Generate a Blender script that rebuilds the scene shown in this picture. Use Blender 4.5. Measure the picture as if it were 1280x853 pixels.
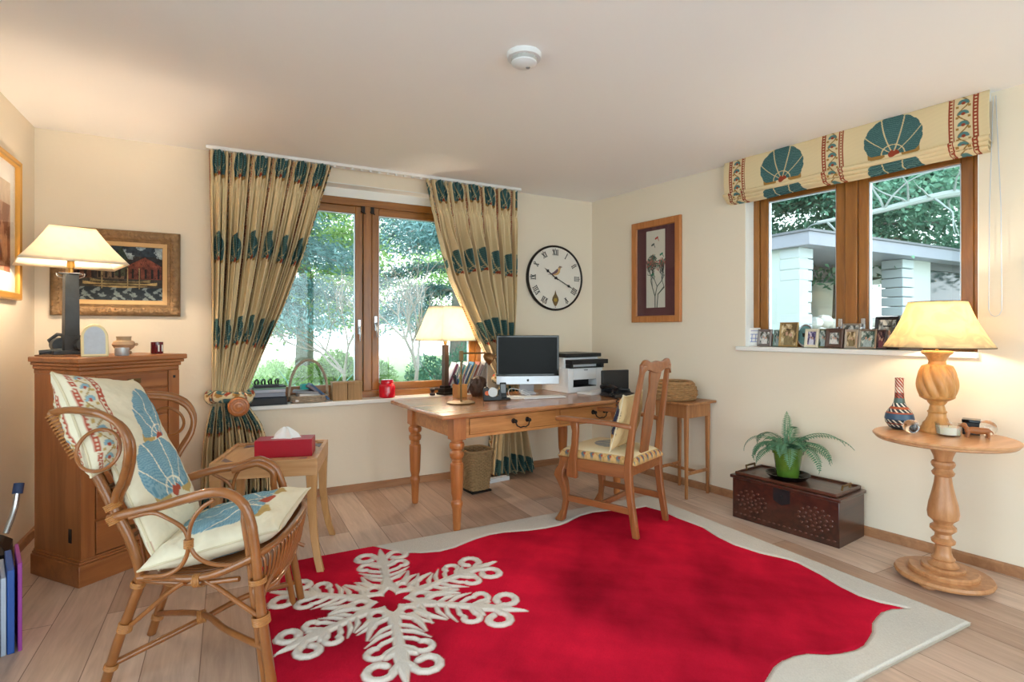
import bpy, bmesh, math, random
import numpy as np
from mathutils import Matrix, Vector, noise as mnoise
random.seed(7); rng = np.random.default_rng(11)
S = bpy.context.scene; COL = S.collection
for o in list(bpy.data.objects): bpy.data.objects.remove(o)
PI = math.pi
def R(d): return math.radians(d)
def lin(h):
    h = h.lstrip('#'); c = [int(h[i:i+2], 16)/255 for i in (0, 2, 4)]
    return tuple(x/12.92 if x <= .04045 else ((x+.055)/1.055)**2.4 for x in c)
# ---------------- camera, world, exposure ----------------
cam = bpy.data.objects.new('camera', bpy.data.cameras.new('camera')); COL.objects.link(cam)
cam.location = (-3.137, -4.2996, 1.255); cam.rotation_euler = (R(90), 0, R(-27.7))
cam.data.sensor_width = 36; cam.data.lens = 36*676/1280; cam.data.shift_y = -(426.5-413)/1280
cam.data.clip_start = .05; S.camera = cam
S.view_settings.view_transform = 'Standard'; S.view_settings.look = 'None'; S.view_settings.gamma = 1
S.view_settings.use_curve_mapping = False; S.view_settings.exposure = 1.02
W = bpy.data.worlds.new('world'); S.world = W; W.use_nodes = True
nt = W.node_tree; nt.nodes.clear()
wo = nt.nodes.new('ShaderNodeOutputWorld'); bg = nt.nodes.new('ShaderNodeBackground')
tc = nt.nodes.new('ShaderNodeTexCoord'); sx = nt.nodes.new('ShaderNodeSeparateXYZ'); rp = nt.nodes.new('ShaderNodeValToRGB')
nt.links.new(tc.outputs['Generated'], sx.inputs[0]); nt.links.new(sx.outputs['Z'], rp.inputs[0])
rp.color_ramp.elements[0].position = .0; rp.color_ramp.elements[0].color = (.90, .97, 1.0, 1)
rp.color_ramp.elements[1].position = .9; rp.color_ramp.elements[1].color = (.66, .82, 1.0, 1)
nt.links.new(rp.outputs[0], bg.inputs[0]); bg.inputs[1].default_value = 2.6
nt.links.new(bg.outputs[0], wo.inputs[0])
S.cycles.max_bounces = 10; S.cycles.diffuse_bounces = 5; S.cycles.transparent_max_bounces = 12
def area(name, loc, rot, sx_, sy_, power, color=(1, 1, 1), portal=False):
    l = bpy.data.lights.new(name, 'AREA'); l.shape = 'RECTANGLE'; l.size = sx_; l.size_y = sy_; l.energy = power; l.color = color
    if portal: l.cycles.is_portal = True
    o = bpy.data.objects.new(name, l); COL.objects.link(o); o.location = loc; o.rotation_euler = rot; return o
# sky portals in the four glazed openings (they only guide the sampling of the sky)
area('sky_portal', (-2.13, .3, 1.55), (R(-90), 0, 0), 2.1, 1.8, 1, portal=True)
area('sky_portal', (.62, -2.19, 1.75), (R(90), 0, R(97.8)), 1.5, 1.4, 1, portal=True)
area('sky_portal', (-1.75, -6.4, 1.2), (R(90), 0, 0), 4.7, 2.4, 1, portal=True)
area('sky_portal', (-4.5, -4.05, 1.2), (R(90), 0, R(-90)), 3.9, 2.4, 1, portal=True)

# ---------------- helpers ----------------
class MB:
    def __init__(s, xf=None): s.v = []; s.f = []; s.m = []; s.mi = 0; s.xf = xf
    def add(s, vs, fs, xf=None):
        n = len(s.v)
        for p in vs:
            p = Vector(p)
            if xf is not None: p = xf @ p
            if s.xf is not None: p = s.xf @ p
            s.v.append(p[:])
        for f in fs: s.f.append([n+i for i in f]); s.m.append(s.mi)
        return s
    def box(s, x0, x1, y0, y1, z0, z1, xf=None):
        return s.add([(x0,y0,z0),(x1,y0,z0),(x1,y1,z0),(x0,y1,z0),(x0,y0,z1),(x1,y0,z1),(x1,y1,z1),(x0,y1,z1)],
                     [(0,3,2,1),(4,5,6,7),(0,1,5,4),(1,2,6,5),(2,3,7,6),(3,0,4,7)], xf)
    def taper(s, c, a, b, z0, z1, a2, b2, c2=None, xf=None):
        c2 = c2 or c
        q = [(-1,-1),(1,-1),(1,1),(-1,1)]
        return s.add([(c[0]+i*a/2, c[1]+j*b/2, z0) for i, j in q]+[(c2[0]+i*a2/2, c2[1]+j*b2/2, z1) for i, j in q],
                     [(0,3,2,1),(4,5,6,7),(0,1,5,4),(1,2,6,5),(2,3,7,6),(3,0,4,7)], xf)
    def prism(s, poly, z0, z1, xf=None):
        n = len(poly)
        return s.add([(x,y,z0) for x,y in poly]+[(x,y,z1) for x,y in poly],
                     [tuple(range(n))[::-1], tuple(range(n,2*n))]+[(i,(i+1)%n,n+(i+1)%n,n+i) for i in range(n)], xf)
    def tube(s, pts, r, k=8, closed=False, cap=True, xf=None, flat=1.0):
        pts = [Vector(p) for p in pts]; n = len(pts)
        rs = r if isinstance(r, (list, tuple)) else [r]*n
        vs = []; up = None
        for i in range(n):
            a = pts[i-1] if (i > 0 or closed) else pts[0]; b = pts[(i+1) % n] if (i < n-1 or closed) else pts[-1]
            t = (b-a).normalized() if (b-a).length > 1e-9 else Vector((0,0,1))
            if up is None:
                up = Vector((0,0,1)) if abs(t.z) < .9 else Vector((1,0,0))
            up = (up-t*up.dot(t))
            up = up.normalized() if up.length > 1e-6 else t.orthogonal().normalized()
            sd = t.cross(up)
            for j in range(k):
                an = 2*PI*j/k; vs.append(pts[i]+(sd*math.cos(an)+up*math.sin(an)*flat)*rs[i])
        fs = [(i*k+j, i*k+(j+1)%k, ((i+1)%n)*k+(j+1)%k, ((i+1)%n)*k+j) for i in range(n if closed else n-1) for j in range(k)]
        if cap and not closed: fs += [tuple(range(k))[::-1], tuple((n-1)*k+j for j in range(k))]
        return s.add(vs, fs, xf)
    def lathe(s, prof, k=32, xf=None, mod=None, sq=0):
        vs = []; n = len(prof)
        for i, (r, z) in enumerate(prof):
            for j in range(k):
                a = 2*PI*j/k; rr = r*(mod(a, i, z) if mod else 1)
                if sq: rr *= 1/max(abs(math.cos(a))**sq+abs(math.sin(a))**sq, 1e-6)**(1/sq)
                vs.append((rr*math.cos(a), rr*math.sin(a), z))
        fs = [(i*k+j, i*k+(j+1)%k, (i+1)*k+(j+1)%k, (i+1)*k+j) for i in range(n-1) for j in range(k)]
        if prof[0][0] > 1e-5: fs.append(tuple(range(k))[::-1])
        if prof[-1][0] > 1e-5: fs.append(tuple((n-1)*k+j for j in range(k)))
        return s.add(vs, fs, xf)
    def shell(s, prof, k=32, xf=None): # open lathe, no caps
        vs = [(r*math.cos(2*PI*j/k), r*math.sin(2*PI*j/k), z) for r, z in prof for j in range(k)]
        return s.add(vs, [(i*k+j, i*k+(j+1)%k, (i+1)*k+(j+1)%k, (i+1)*k+j) for i in range(len(prof)-1) for j in range(k)], xf)
    def ball(s, c, r, k=16, m=10, sc=(1,1,1), xf=None):
        prof = [(max(r*math.sin(PI*i/m), 1e-6), -r*math.cos(PI*i/m)) for i in range(m+1)]
        X = Matrix.Translation(c) @ Matrix.Diagonal((*sc, 1))
        if xf is not None: X = xf @ X
        return s.lathe(prof, k, X)
    def torus(s, c, R_, r, k=32, kk=8, xf=None, sc=(1,1,1)):
        X = Matrix.Translation(c) @ Matrix.Diagonal((*sc, 1))
        if xf is not None: X = xf @ X
        return s.tube([(R_*math.cos(2*PI*i/k), R_*math.sin(2*PI*i/k), 0) for i in range(k)], r, kk, True, xf=X)
def T(x, y, z, rz=0, rx=0, ry=0):
    return Matrix.Translation((x, y, z)) @ Matrix.Rotation(R(rz), 4, 'Z') @ Matrix.Rotation(R(ry), 4, 'Y') @ Matrix.Rotation(R(rx), 4, 'X')
def obj(name, mb, mat, parent=None, bev=0, sm=35, sub=0):
    me = bpy.data.meshes.new(name); me.from_pydata(mb.v, [], mb.f)
    mats = mat if isinstance(mat, (list, tuple)) else [mat]
    for m_ in mats: me.materials.append(m_)
    if len(mats) > 1: me.polygons.foreach_set('material_index', mb.m)
    bm = bmesh.new(); bm.from_mesh(me); bmesh.ops.remove_doubles(bm, verts=bm.verts, dist=1e-6)
    bmesh.ops.recalc_face_normals(bm, faces=bm.faces); bm.to_mesh(me); bm.free()
    if sm:
        me.polygons.foreach_set('use_smooth', [True]*len(me.polygons)); me.set_sharp_from_angle(angle=R(sm))
    o = bpy.data.objects.new(name, me); COL.objects.link(o)
    if parent is not None: o.parent = parent
    if bev:
        b = o.modifiers.new('b', 'BEVEL'); b.width = bev; b.segments = 2; b.limit_method = 'ANGLE'; b.angle_limit = R(40)
    if sub:
        b = o.modifiers.new('s', 'SUBSURF'); b.levels = sub; b.render_levels = sub
    return o
def tag(o, label, cat, group=None, kind=None):
    o['label'] = label; o['category'] = cat
    if group: o['group'] = group
    if kind: o['kind'] = kind
    return o
def thing(name, label, cat, loc=(0,0,0), rz=0, group=None):
    o = bpy.data.objects.new(name, None); o.empty_display_size = .05; COL.objects.link(o)
    o.location = loc; o.rotation_euler = (0, 0, R(rz)); return tag(o, label, cat, group)
def one(name, mb, mat, label, cat, loc=(0,0,0), rz=0, group=None, **k):
    o = obj(name, mb, mat, **k); o.location = loc; o.rotation_euler = (0, 0, R(rz)); return tag(o, label, cat, group)
def struct(name, mb, mat, parent=None, **k):
    o = obj(name, mb, mat, parent, **k)
    if parent is None: o['kind'] = 'structure'
    return o
def dup(root, loc=None, rz=None, label=None):
    r = root.copy(); COL.objects.link(r)
    if loc: r.location = loc
    if rz is not None: r.rotation_euler = (0, 0, R(rz))
    if label: r['label'] = label
    for ch in list(root.children):
        c = ch.copy(); COL.objects.link(c); c.parent = r
        for g in ch.children:
            d = g.copy(); COL.objects.link(d); d.parent = c
    return r
# ---------------- materials ----------------
def mat(name, col, rough=.5, metal=0, spec=.5, bump=0, bscale=50, noise=0, nscale=8, stretch=(1,1,1), trans=0, alpha=None, emit=None, es=0, sss=0, coat=0, col2=None, sheen=0, coords='Object'):
    m = bpy.data.materials.new(name); m.use_nodes = True; t = m.node_tree; b = t.nodes['Principled BSDF']
    c = lin(col) if isinstance(col, str) else col
    b.inputs['Base Color'].default_value = (*c, 1); b.inputs['Roughness'].default_value = rough
    b.inputs['Metallic'].default_value = metal; b.inputs['Specular IOR Level'].default_value = spec
    b.inputs['Coat Weight'].default_value = coat; b.inputs['Sheen Weight'].default_value = sheen
    if trans: b.inputs['Transmission Weight'].default_value = trans
    if emit: b.inputs['Emission Color'].default_value = (*lin(emit), 1); b.inputs['Emission Strength'].default_value = es
    if sss: b.inputs['Subsurface Weight'].default_value = sss; b.inputs['Subsurface Scale'].default_value = .01
    if noise or bump:
        tc = t.nodes.new('ShaderNodeTexCoord'); mp = t.nodes.new('ShaderNodeMapping'); mp.inputs['Scale'].default_value = stretch
        t.links.new(tc.outputs[coords], mp.inputs[0])
    if noise:
        n = t.nodes.new('ShaderNodeTexNoise'); n.inputs['Scale'].default_value = nscale; n.inputs['Detail'].default_value = 6; n.inputs['Roughness'].default_value = .6
        t.links.new(mp.outputs[0], n.inputs['Vector'])
        r = t.nodes.new('ShaderNodeValToRGB'); r.color_ramp.elements[0].position = .3; r.color_ramp.elements[1].position = .7
        c2 = lin(col2) if col2 else tuple(x*(1-noise) for x in c)
        r.color_ramp.elements[0].color = (*c2, 1); r.color_ramp.elements[1].color = (*c, 1)
        t.links.new(n.outputs['Fac'], r.inputs[0]); t.links.new(r.outputs[0], b.inputs['Base Color'])
    if bump:
        n = t.nodes.new('ShaderNodeTexNoise'); n.inputs['Scale'].default_value = bscale; n.inputs['Detail'].default_value = 3
        t.links.new(mp.outputs[0], n.inputs['Vector'])
        bp = t.nodes.new('ShaderNodeBump'); bp.inputs['Strength'].default_value = bump; bp.inputs['Distance'].default_value = .01
        t.links.new(n.outputs['Fac'], bp.inputs['Height']); t.links.new(bp.outputs[0], b.inputs['Normal'])
    return m
def wood(name, c1, c2, axis='X', rough=.4, scale=3.0, coat=.15, knots=0):
    m = bpy.data.materials.new(name); m.use_nodes = True; t = m.node_tree; b = t.nodes['Principled BSDF']
    b.inputs['Roughness'].default_value = rough; b.inputs['Coat Weight'].default_value = coat; b.inputs['Coat Roughness'].default_value = .25
    tc = t.nodes.new('ShaderNodeTexCoord'); mp = t.nodes.new('ShaderNodeMapping')
    sc = {'X': (.8, 9, 9), 'Y': (9, .8, 9), 'Z': (9, 9, .8)}[axis]; mp.inputs['Scale'].default_value = sc
    t.links.new(tc.outputs['Object'], mp.inputs[0])
    n = t.nodes.new('ShaderNodeTexNoise'); n.inputs['Scale'].default_value = scale; n.inputs['Detail'].default_value = 8; n.inputs['Roughness'].default_value = .62; n.inputs['Distortion'].default_value = .6
    t.links.new(mp.outputs[0], n.inputs['Vector'])
    r = t.nodes.new('ShaderNodeValToRGB'); e = r.color_ramp.elements
    e[0].position = .28; e[0].color = (*lin(c2), 1); e[1].position = .62; e[1].color = (*lin(c1), 1)
    t.links.new(n.outputs['Fac'], r.inputs[0])
    src = r.outputs[0]
    if knots:
        v = t.nodes.new('ShaderNodeTexVoronoi'); v.inputs['Scale'].default_value = 2.2
        mp2 = t.nodes.new('ShaderNodeMapping'); mp2.inputs['Scale'].default_value = tuple(1 if q < 1 else 2.4 for q in sc); t.links.new(tc.outputs['Object'], mp2.inputs[0]); t.links.new(mp2.outputs[0], v.inputs['Vector'])
        r2 = t.nodes.new('ShaderNodeValToRGB'); r2.color_ramp.elements[0].position = .05; r2.color_ramp.elements[0].color = (knots,)*3+(1,); r2.color_ramp.elements[1].position = .13; r2.color_ramp.elements[1].color = (1,1,1,1)
        t.links.new(v.outputs['Distance'], r2.inputs[0])
        mx = t.nodes.new('ShaderNodeMix'); mx.data_type = 'RGBA'; mx.blend_type = 'MULTIPLY'; mx.inputs[0].default_value = 1
        t.links.new(src, mx.inputs[6]); t.links.new(r2.outputs[0], mx.inputs[7]); src = mx.outputs[2]
    t.links.new(src, b.inputs['Base Color'])
    bp = t.nodes.new('ShaderNodeBump'); bp.inputs['Strength'].default_value = .15; bp.inputs['Distance'].default_value = .003
    t.links.new(n.outputs['Fac'], bp.inputs['Height']); t.links.new(bp.outputs[0], b.inputs['Normal'])
    return m
def vcmat(name, rough=.85, bump=.2, bscale=300, sheen=0, spec=.2, mot=0, transl=0):
    m = bpy.data.materials.new(name); m.use_nodes = True; t = m.node_tree; b = t.nodes['Principled BSDF']
    b.inputs['Roughness'].default_value = rough; b.inputs['Specular IOR Level'].default_value = spec; b.inputs['Sheen Weight'].default_value = sheen
    a = t.nodes.new('ShaderNodeAttribute'); a.attribute_name = 'Col'; src = a.outputs['Color']
    tc = t.nodes.new('ShaderNodeTexCoord')
    if mot:
        n = t.nodes.new('ShaderNodeTexNoise'); n.inputs['Scale'].default_value = 2.2; n.inputs['Detail'].default_value = 5; t.links.new(tc.outputs['Object'], n.inputs['Vector'])
        r = t.nodes.new('ShaderNodeValToRGB'); r.color_ramp.elements[0].position = .35; r.color_ramp.elements[0].color = (1-mot,)*3+(1,); r.color_ramp.elements[1].position = .62; r.color_ramp.elements[1].color = (1,1,1,1)
        t.links.new(n.outputs['Fac'], r.inputs[0]); mx = t.nodes.new('ShaderNodeMix'); mx.data_type = 'RGBA'; mx.blend_type = 'MULTIPLY'; mx.inputs[0].default_value = 1
        t.links.new(src, mx.inputs[6]); t.links.new(r.outputs[0], mx.inputs[7]); src = mx.outputs[2]
    t.links.new(src, b.inputs['Base Color'])
    if bump:
        n = t.nodes.new('ShaderNodeTexNoise'); n.inputs['Scale'].default_value = bscale; t.links.new(tc.outputs['Object'], n.inputs['Vector'])
        bp = t.nodes.new('ShaderNodeBump'); bp.inputs['Strength'].default_value = bump; bp.inputs['Distance'].default_value = .002
        t.links.new(n.outputs['Fac'], bp.inputs['Height']); t.links.new(bp.outputs[0], b.inputs['Normal'])
    if transl:
        tr = t.nodes.new('ShaderNodeBsdfTranslucent'); t.links.new(src, tr.inputs[0]); ms = t.nodes.new('ShaderNodeMixShader'); ms.inputs[0].default_value = transl
        t.links.new(b.outputs[0], ms.inputs[1]); t.links.new(tr.outputs[0], ms.inputs[2]); t.links.new(ms.outputs[0], t.nodes['Material Output'].inputs[0])
    return m
def shade_mat(name, col, transl=.55, seam=None):
    m = bpy.data.materials.new(name); m.use_nodes = True; t = m.node_tree; b = t.nodes['Principled BSDF']
    c = (*lin(col), 1); b.inputs['Base Color'].default_value = c; b.inputs['Roughness'].default_value = .8; b.inputs['Specular IOR Level'].default_value = .1
    tr = t.nodes.new('ShaderNodeBsdfTranslucent'); tr.inputs[0].default_value = c
    tc = t.nodes.new('ShaderNodeTexCoord'); n = t.nodes.new('ShaderNodeTexNoise'); n.inputs['Scale'].default_value = 7; n.inputs['Detail'].default_value = 6; n.inputs['Distortion'].default_value = 2.5
    t.links.new(tc.outputs['Object'], n.inputs['Vector']); r = t.nodes.new('ShaderNodeValToRGB')
    r.color_ramp.elements[0].position = .40; r.color_ramp.elements[0].color = (*[x*(.93 if not seam else .80) for x in c[:3]], 1); r.color_ramp.elements[1].position = .56; r.color_ramp.elements[1].color = c
    t.links.new(n.outputs['Fac'], r.inputs[0]); t.links.new(r.outputs[0], tr.inputs[0]); t.links.new(r.outputs[0], b.inputs['Base Color'])
    ms = t.nodes.new('ShaderNodeMixShader'); ms.inputs[0].default_value = transl
    t.links.new(b.outputs[0], ms.inputs[1]); t.links.new(tr.outputs[0], ms.inputs[2]); t.links.new(ms.outputs[0], t.nodes['Material Output'].inputs[0])
    return m
def glassmat(name, tint=(1,1,1), refl=.07, rough=0.0, mul=1.0):
    m = bpy.data.materials.new(name); m.use_nodes = True; t = m.node_tree; t.nodes.remove(t.nodes['Principled BSDF'])
    tp = t.nodes.new('ShaderNodeBsdfTransparent'); tp.inputs[0].default_value = (*tint, 1)
    gl = t.nodes.new('ShaderNodeBsdfGlossy'); gl.inputs['Roughness'].default_value = rough
    fr = t.nodes.new('ShaderNodeFresnel'); fr.inputs[0].default_value = 1.45
    ma = t.nodes.new('ShaderNodeMath'); ma.operation = 'MULTIPLY_ADD'; ma.inputs[1].default_value = mul; ma.inputs[2].default_value = refl
    t.links.new(fr.outputs[0], ma.inputs[0]); ms = t.nodes.new('ShaderNodeMixShader')
    t.links.new(ma.outputs[0], ms.inputs[0]); t.links.new(tp.outputs[0], ms.inputs[1]); t.links.new(gl.outputs[0], ms.inputs[2])
    t.links.new(ms.outputs[0], t.nodes['Material Output'].inputs[0]); return m
M = {}
M['wall'] = mat('wall_paint', '#ebe0cd', .9, spec=.1, bump=.12, bscale=25)
M['ceil'] = mat('ceiling_paint', '#fafafb', .95, spec=.05)
M['white'] = mat('white_paint', '#f2f2ee', .45)
M['reveal'] = mat('white_reveal', '#f4f5f2', .8)
M['oak'] = wood('oak_window', '#a46a2c', '#82501d', 'Z', .35, 3, .3)
M['oakh'] = wood('oak_window_rail', '#a46a2c', '#82501d', 'X', .35, 3, .3)
M['base'] = wood('baseboard_oak', '#b0805a', '#936443', 'X', .45, 2, .1)
M['pine'] = wood('antique_pine', '#cf8f52', '#ab6a33', 'X', .38, 3.2, .25, knots=.45)
M['pinetop'] = wood('pine_top', '#c3875a', '#a0653c', 'X', .25, 2.2, .5, knots=.5)
M['pinez'] = wood('pine_turned', '#c27a42', '#9e5a2a', 'Z', .32, 2.6, .35)
M['cab'] = wood('cabinet_wood', '#ad6c39', '#8a4f25', 'Z', .38, 1.8, .25)
M['cabh'] = wood('cabinet_wood_rail', '#ad6c39', '#8a4f25', 'X', .38, 1.8, .25)
M['oaklt'] = wood('light_oak', '#cfa273', '#b58453', 'X', .45, 2.5, .1)
M['oakltz'] = wood('light_oak_leg', '#c4955f', '#a97a48', 'Z', .45, 2.5, .1)
M['chair'] = wood('chair_oak', '#9c6036', '#7a4723', 'Z', .3, 2.6, .3)
M['chairh'] = wood('chair_oak_arm', '#9c6036', '#7a4723', 'Y', .3, 2.6, .3)
M['smalld'] = wood('side_oak', '#b57c4c', '#8f5b33', 'Z', .45, 2.6, .15)
M['ped'] = wood('pedestal_pine', '#c68f60', '#a56d42', 'Z', .4, 2.6, .2)
M['carved'] = wood('carved_wood', '#d19a5c', '#ad7339', 'Z', .45, 3, .15)
M['dark'] = wood('chest_oak', '#4a2418', '#24100a', 'Y', .28, 2.5, .4)
M['cane'] = mat('rattan', '#a0622f', .3, coat=.4, noise=.35, nscale=9, bump=.1, bscale=60)
M['wicker'] = mat('wicker', '#b98d5d', .7, noise=.45, nscale=40)
M['wick2'] = mat('seagrass', '#b59468', .8, noise=.4, nscale=60, bump=.5, bscale=120)
M['black'] = mat('black_plastic', '#15161a', .4)
M['blackg'] = mat('black_gloss', '#060607', .08, spec=.5)
M['iron'] = mat('slate_metal', '#4b5156', .5, metal=.3, noise=.3, nscale=12, bump=.2, bscale=40)
M['brass'] = mat('brass', '#b08a4a', .3, metal=1)
M['antbrass'] = mat('antique_brass', '#6f5634', .4, metal=.8)
M['darkmetal'] = mat('dark_metal', '#2b2522', .45, metal=.6)
M['silver'] = mat('silver', '#c8cbcf', .25, metal=.9)
M['alu'] = mat('aluminium', '#cdd2da', .3, metal=.45)
M['plastic'] = mat('white_plastic', '#e9ecf0', .35)
M['paper'] = mat('paper', '#f1f1ef', .8)
M['glass'] = glassmat('window_glass', (.95, .985, .98), .0, mul=.9)
M['cglass'] = glassmat('clear_glass', (.97, .985, .985), .02, mul=.5)
M['red'] = mat('red_box', '#ab1029', .35)
M['picglass'] = glassmat('picture_glass', (1,1,1), 0, mul=.25)
M['gold'] = mat('gilt', '#9a7a54', .45, metal=.35, noise=.4, nscale=25, bump=.9, bscale=45)
M['gold2'] = mat('gilt_plain', '#cf9d4f', .35, metal=.5)
M['track'] = mat('track_white', '#efefee', .5)
# ---------------- setting ----------------
def brickfloor():
    m = bpy.data.materials.new('floor_planks'); m.use_nodes = True; t = m.node_tree; b = t.nodes['Principled BSDF']
    tc = t.nodes.new('ShaderNodeTexCoord'); mp = t.nodes.new('ShaderNodeMapping'); mp.inputs['Rotation'].default_value = (0, 0, R(90))
    t.links.new(tc.outputs['Object'], mp.inputs[0])
    br = t.nodes.new('ShaderNodeTexBrick'); br.offset = .37; br.inputs['Scale'].default_value = 1
    br.inputs['Brick Width'].default_value = 1.35; br.inputs['Row Height'].default_value = .19; br.inputs['Mortar Size'].default_value = .0018; br.inputs['Bias'].default_value = 0
    br.inputs['Color1'].default_value = (*lin('#ddc5b3'), 1); br.inputs['Color2'].default_value = (*lin('#bb9c87'), 1); br.inputs['Mortar'].default_value = (*lin('#8d7060'), 1)
    t.links.new(mp.outputs[0], br.inputs['Vector'])
    mp2 = t.nodes.new('ShaderNodeMapping'); mp2.inputs['Scale'].default_value = (14, 1.2, 1); t.links.new(tc.outputs['Object'], mp2.inputs[0])
    n = t.nodes.new('ShaderNodeTexNoise'); n.inputs['Scale'].default_value = 2; n.inputs['Detail'].default_value = 9; n.inputs['Roughness'].default_value = .6; n.inputs['Distortion'].default_value = .8; t.links.new(mp2.outputs[0], n.inputs['Vector'])
    r = t.nodes.new('ShaderNodeValToRGB'); r.color_ramp.elements[0].position = .3; r.color_ramp.elements[0].color = (.80, .76, .73, 1); r.color_ramp.elements[1].position = .65; r.color_ramp.elements[1].color = (1.06, 1.05, 1.05, 1)
    t.links.new(n.outputs['Fac'], r.inputs[0])
    mx = t.nodes.new('ShaderNodeMix'); mx.data_type = 'RGBA'; mx.blend_type = 'MULTIPLY'; mx.inputs[0].default_value = 1; mx.clamp_result = False
    t.links.new(br.outputs['Color'], mx.inputs[6]); t.links.new(r.outputs[0], mx.inputs[7])
    v = t.nodes.new('ShaderNodeTexVoronoi'); v.inputs['Scale'].default_value = 1.7; mp3 = t.nodes.new('ShaderNodeMapping'); mp3.inputs['Scale'].default_value = (1.6, .7, 1); t.links.new(tc.outputs['Object'], mp3.inputs[0]); t.links.new(mp3.outputs[0], v.inputs['Vector'])
    r2 = t.nodes.new('ShaderNodeValToRGB'); r2.color_ramp.elements[0].position = .02; r2.color_ramp.elements[0].color = (.55, .48, .45, 1); r2.color_ramp.elements[1].position = .055; r2.color_ramp.elements[1].color = (1, 1, 1, 1)
    t.links.new(v.outputs['Distance'], r2.inputs[0]); mx2 = t.nodes.new('ShaderNodeMix'); mx2.data_type = 'RGBA'; mx2.blend_type = 'MULTIPLY'; mx2.inputs[0].default_value = 1
    t.links.new(mx.outputs[2], mx2.inputs[6]); t.links.new(r2.outputs[0], mx2.inputs[7])
    t.links.new(mx2.outputs[2], b.inputs['Base Color']); b.inputs['Roughness'].default_value = .42; b.inputs['Specular IOR Level'].default_value = .4
    bp = t.nodes.new('ShaderNodeBump'); bp.inputs['Strength'].default_value = .12; bp.inputs['Distance'].default_value = .004; t.links.new(br.outputs['Fac'], bp.inputs['Height']); bp.invert = True; t.links.new(bp.outputs[0], b.inputs['Normal'])
    return m
M['floor'] = brickfloor()
XL = -4.189; H = 2.5
struct('floor', MB().box(-4.45, 1.3, -6.4, .3, -.12, 0), M['floor'], sm=0)
struct('ceiling', MB().box(-4.45, 1.3, -6.4, .3, H, H+.2), M['ceil'], sm=0)
# back wall with the left-hand window opening
ox0, ox1, oz0, oz1 = -3.14, -1.12, .68, 2.39
b = MB().box(XL-.2, ox0, 0, .3, 0, H).box(ox1, .25, 0, .3, 0, H).box(ox0, ox1, 0, .3, 0, oz0).box(ox0, ox1, 0, .3, oz1, H)
struct('wall_back', b, M['wall'], sm=0)
b = MB()
b.box(ox0, ox0+.006, .003, .16, oz0, oz1).box(ox1-.006, ox1, .003, .16, oz0, oz1).box(ox0, ox1, .003, .16, oz1-.006, oz1)
b.box(ox0, ox1, .13, .30, 2.315, oz1)
struct('trim_1', b, M['reveal'], sm=0)
struct('trim_2', MB().box(ox0-.02, ox1+.02, -.035, .17, oz0, oz0+.032), M['white'], bev=.006)
# right wall, in its own frame: local x runs from the far corner towards the camera, local y into the room
WR = Matrix.Translation((0,0,0)) @ Matrix.Rotation(R(-90+7.8), 4, 'Z')     # local +x -> along wall, local +y -> outwards
def RW(s, o, z=0): return WR @ Vector((s, o, z))
rs0, rs1, rz0, rz1 = 1.60, 2.935, 1.105, 2.32
b = MB(WR).box(-.3, rs0, 0, .3, 0, H).box(rs1, 6.6, 0, .3, 0, H).box(rs0, rs1, 0, .3, 0, rz0).box(rs0, rs1, 0, .3, rz1, H)
struct('wall_right', b, M['wall'], sm=0)
b = MB(WR).box(rs0, rs0+.006, .003, .13, rz0, rz1).box(rs1-.006, rs1, .003, .13, rz0, rz1).box(rs0, rs1, .003, .13, rz1-.006, rz1)
struct('trim_3', b, M['reveal'], sm=0)
struct('trim_4', MB(WR).box(rs0-.06, rs1+.0, -.03, .14, rz0, rz0+.032), M['white'], bev=.005)
# left wall and wall behind the camera; unseen glazed openings added for brightness
b = MB().box(XL-.25, XL, -2.1, .0, 0, H).box(XL-.25, XL, -6.3, -6.0, 0, H).box(XL-.25, XL, -6.0, -2.1, 2.4, H)
struct('wall_left', b, M['wall'], sm=0)
b = MB().box(XL-.25, -4.1, -6.4, -6.15, 0, H).box(.6, 1.1, -6.4, -6.15, 0, H).box(-4.1, .6, -6.4, -6.15, 2.4, H)
struct('wall_front', b, M['wall'], sm=0)
def glazed(name, x0, x1, z0, z1, n, xf):
    r = bpy.data.objects.new(name, None); COL.objects.link(r); r['kind'] = 'structure'; r.matrix_world = xf
    f = MB().box(x0, x1, 0, .07, z1-.07, z1).box(x0, x1, 0, .07, z0, z0+.05).box(x0, x0+.07, 0, .07, z0, z1).box(x1-.07, x1, 0, .07, z0, z1)
    for i in range(1, n):
        xm = x0+(x1-x0)*i/n; f.box(xm-.05, xm+.05, 0, .07, z0, z1)
    obj('frame', f, M['oak'], r, bev=.004); obj('pane', MB().box(x0+.05, x1-.05, .03, .036, z0+.04, z1-.06), M['glass'], r, sm=0); return r
glazed('added_door_1', -4.1, .6, 0, 2.4, 4, T(0, -6.3, 0))  # unseen glazing behind the camera, added to brighten the room
glazed('added_door_2', -6.0, -2.1, 0, 2.4, 4, T(XL-.1, 0, 0, 90))  # second added opening, beside the camera, for more daylight from the left
struct('trim_6', MB().box(-9, XL-.3, -11, 1.5, -.12, -.09).box(XL-.3, 2.2, -11, -6.45, -.12, -.09), mat('bounce_patio', '#d8d6d0', .9, noise=.08, nscale=5), sm=0)  # unseen pale paving, added to bounce daylight up to the ceiling
# baseboards
def skirt(name, xf, x0, x1):
    struct(name, MB(xf).prism([(0,0),(-.016,0),(-.016,.045),(-.012,.052),(0,.056)], x0, x1, Matrix(((0,0,1,0),(1,0,0,0),(0,1,0,0),(0,0,0,1)))), M['base'], sm=0)
skirt('baseboard_back', Matrix(), XL, 0); skirt('baseboard_right', WR, .016, 6.3)
skirt('baseboard_left', T(XL, 0, 0, 90), -2.1, -.016)
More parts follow.
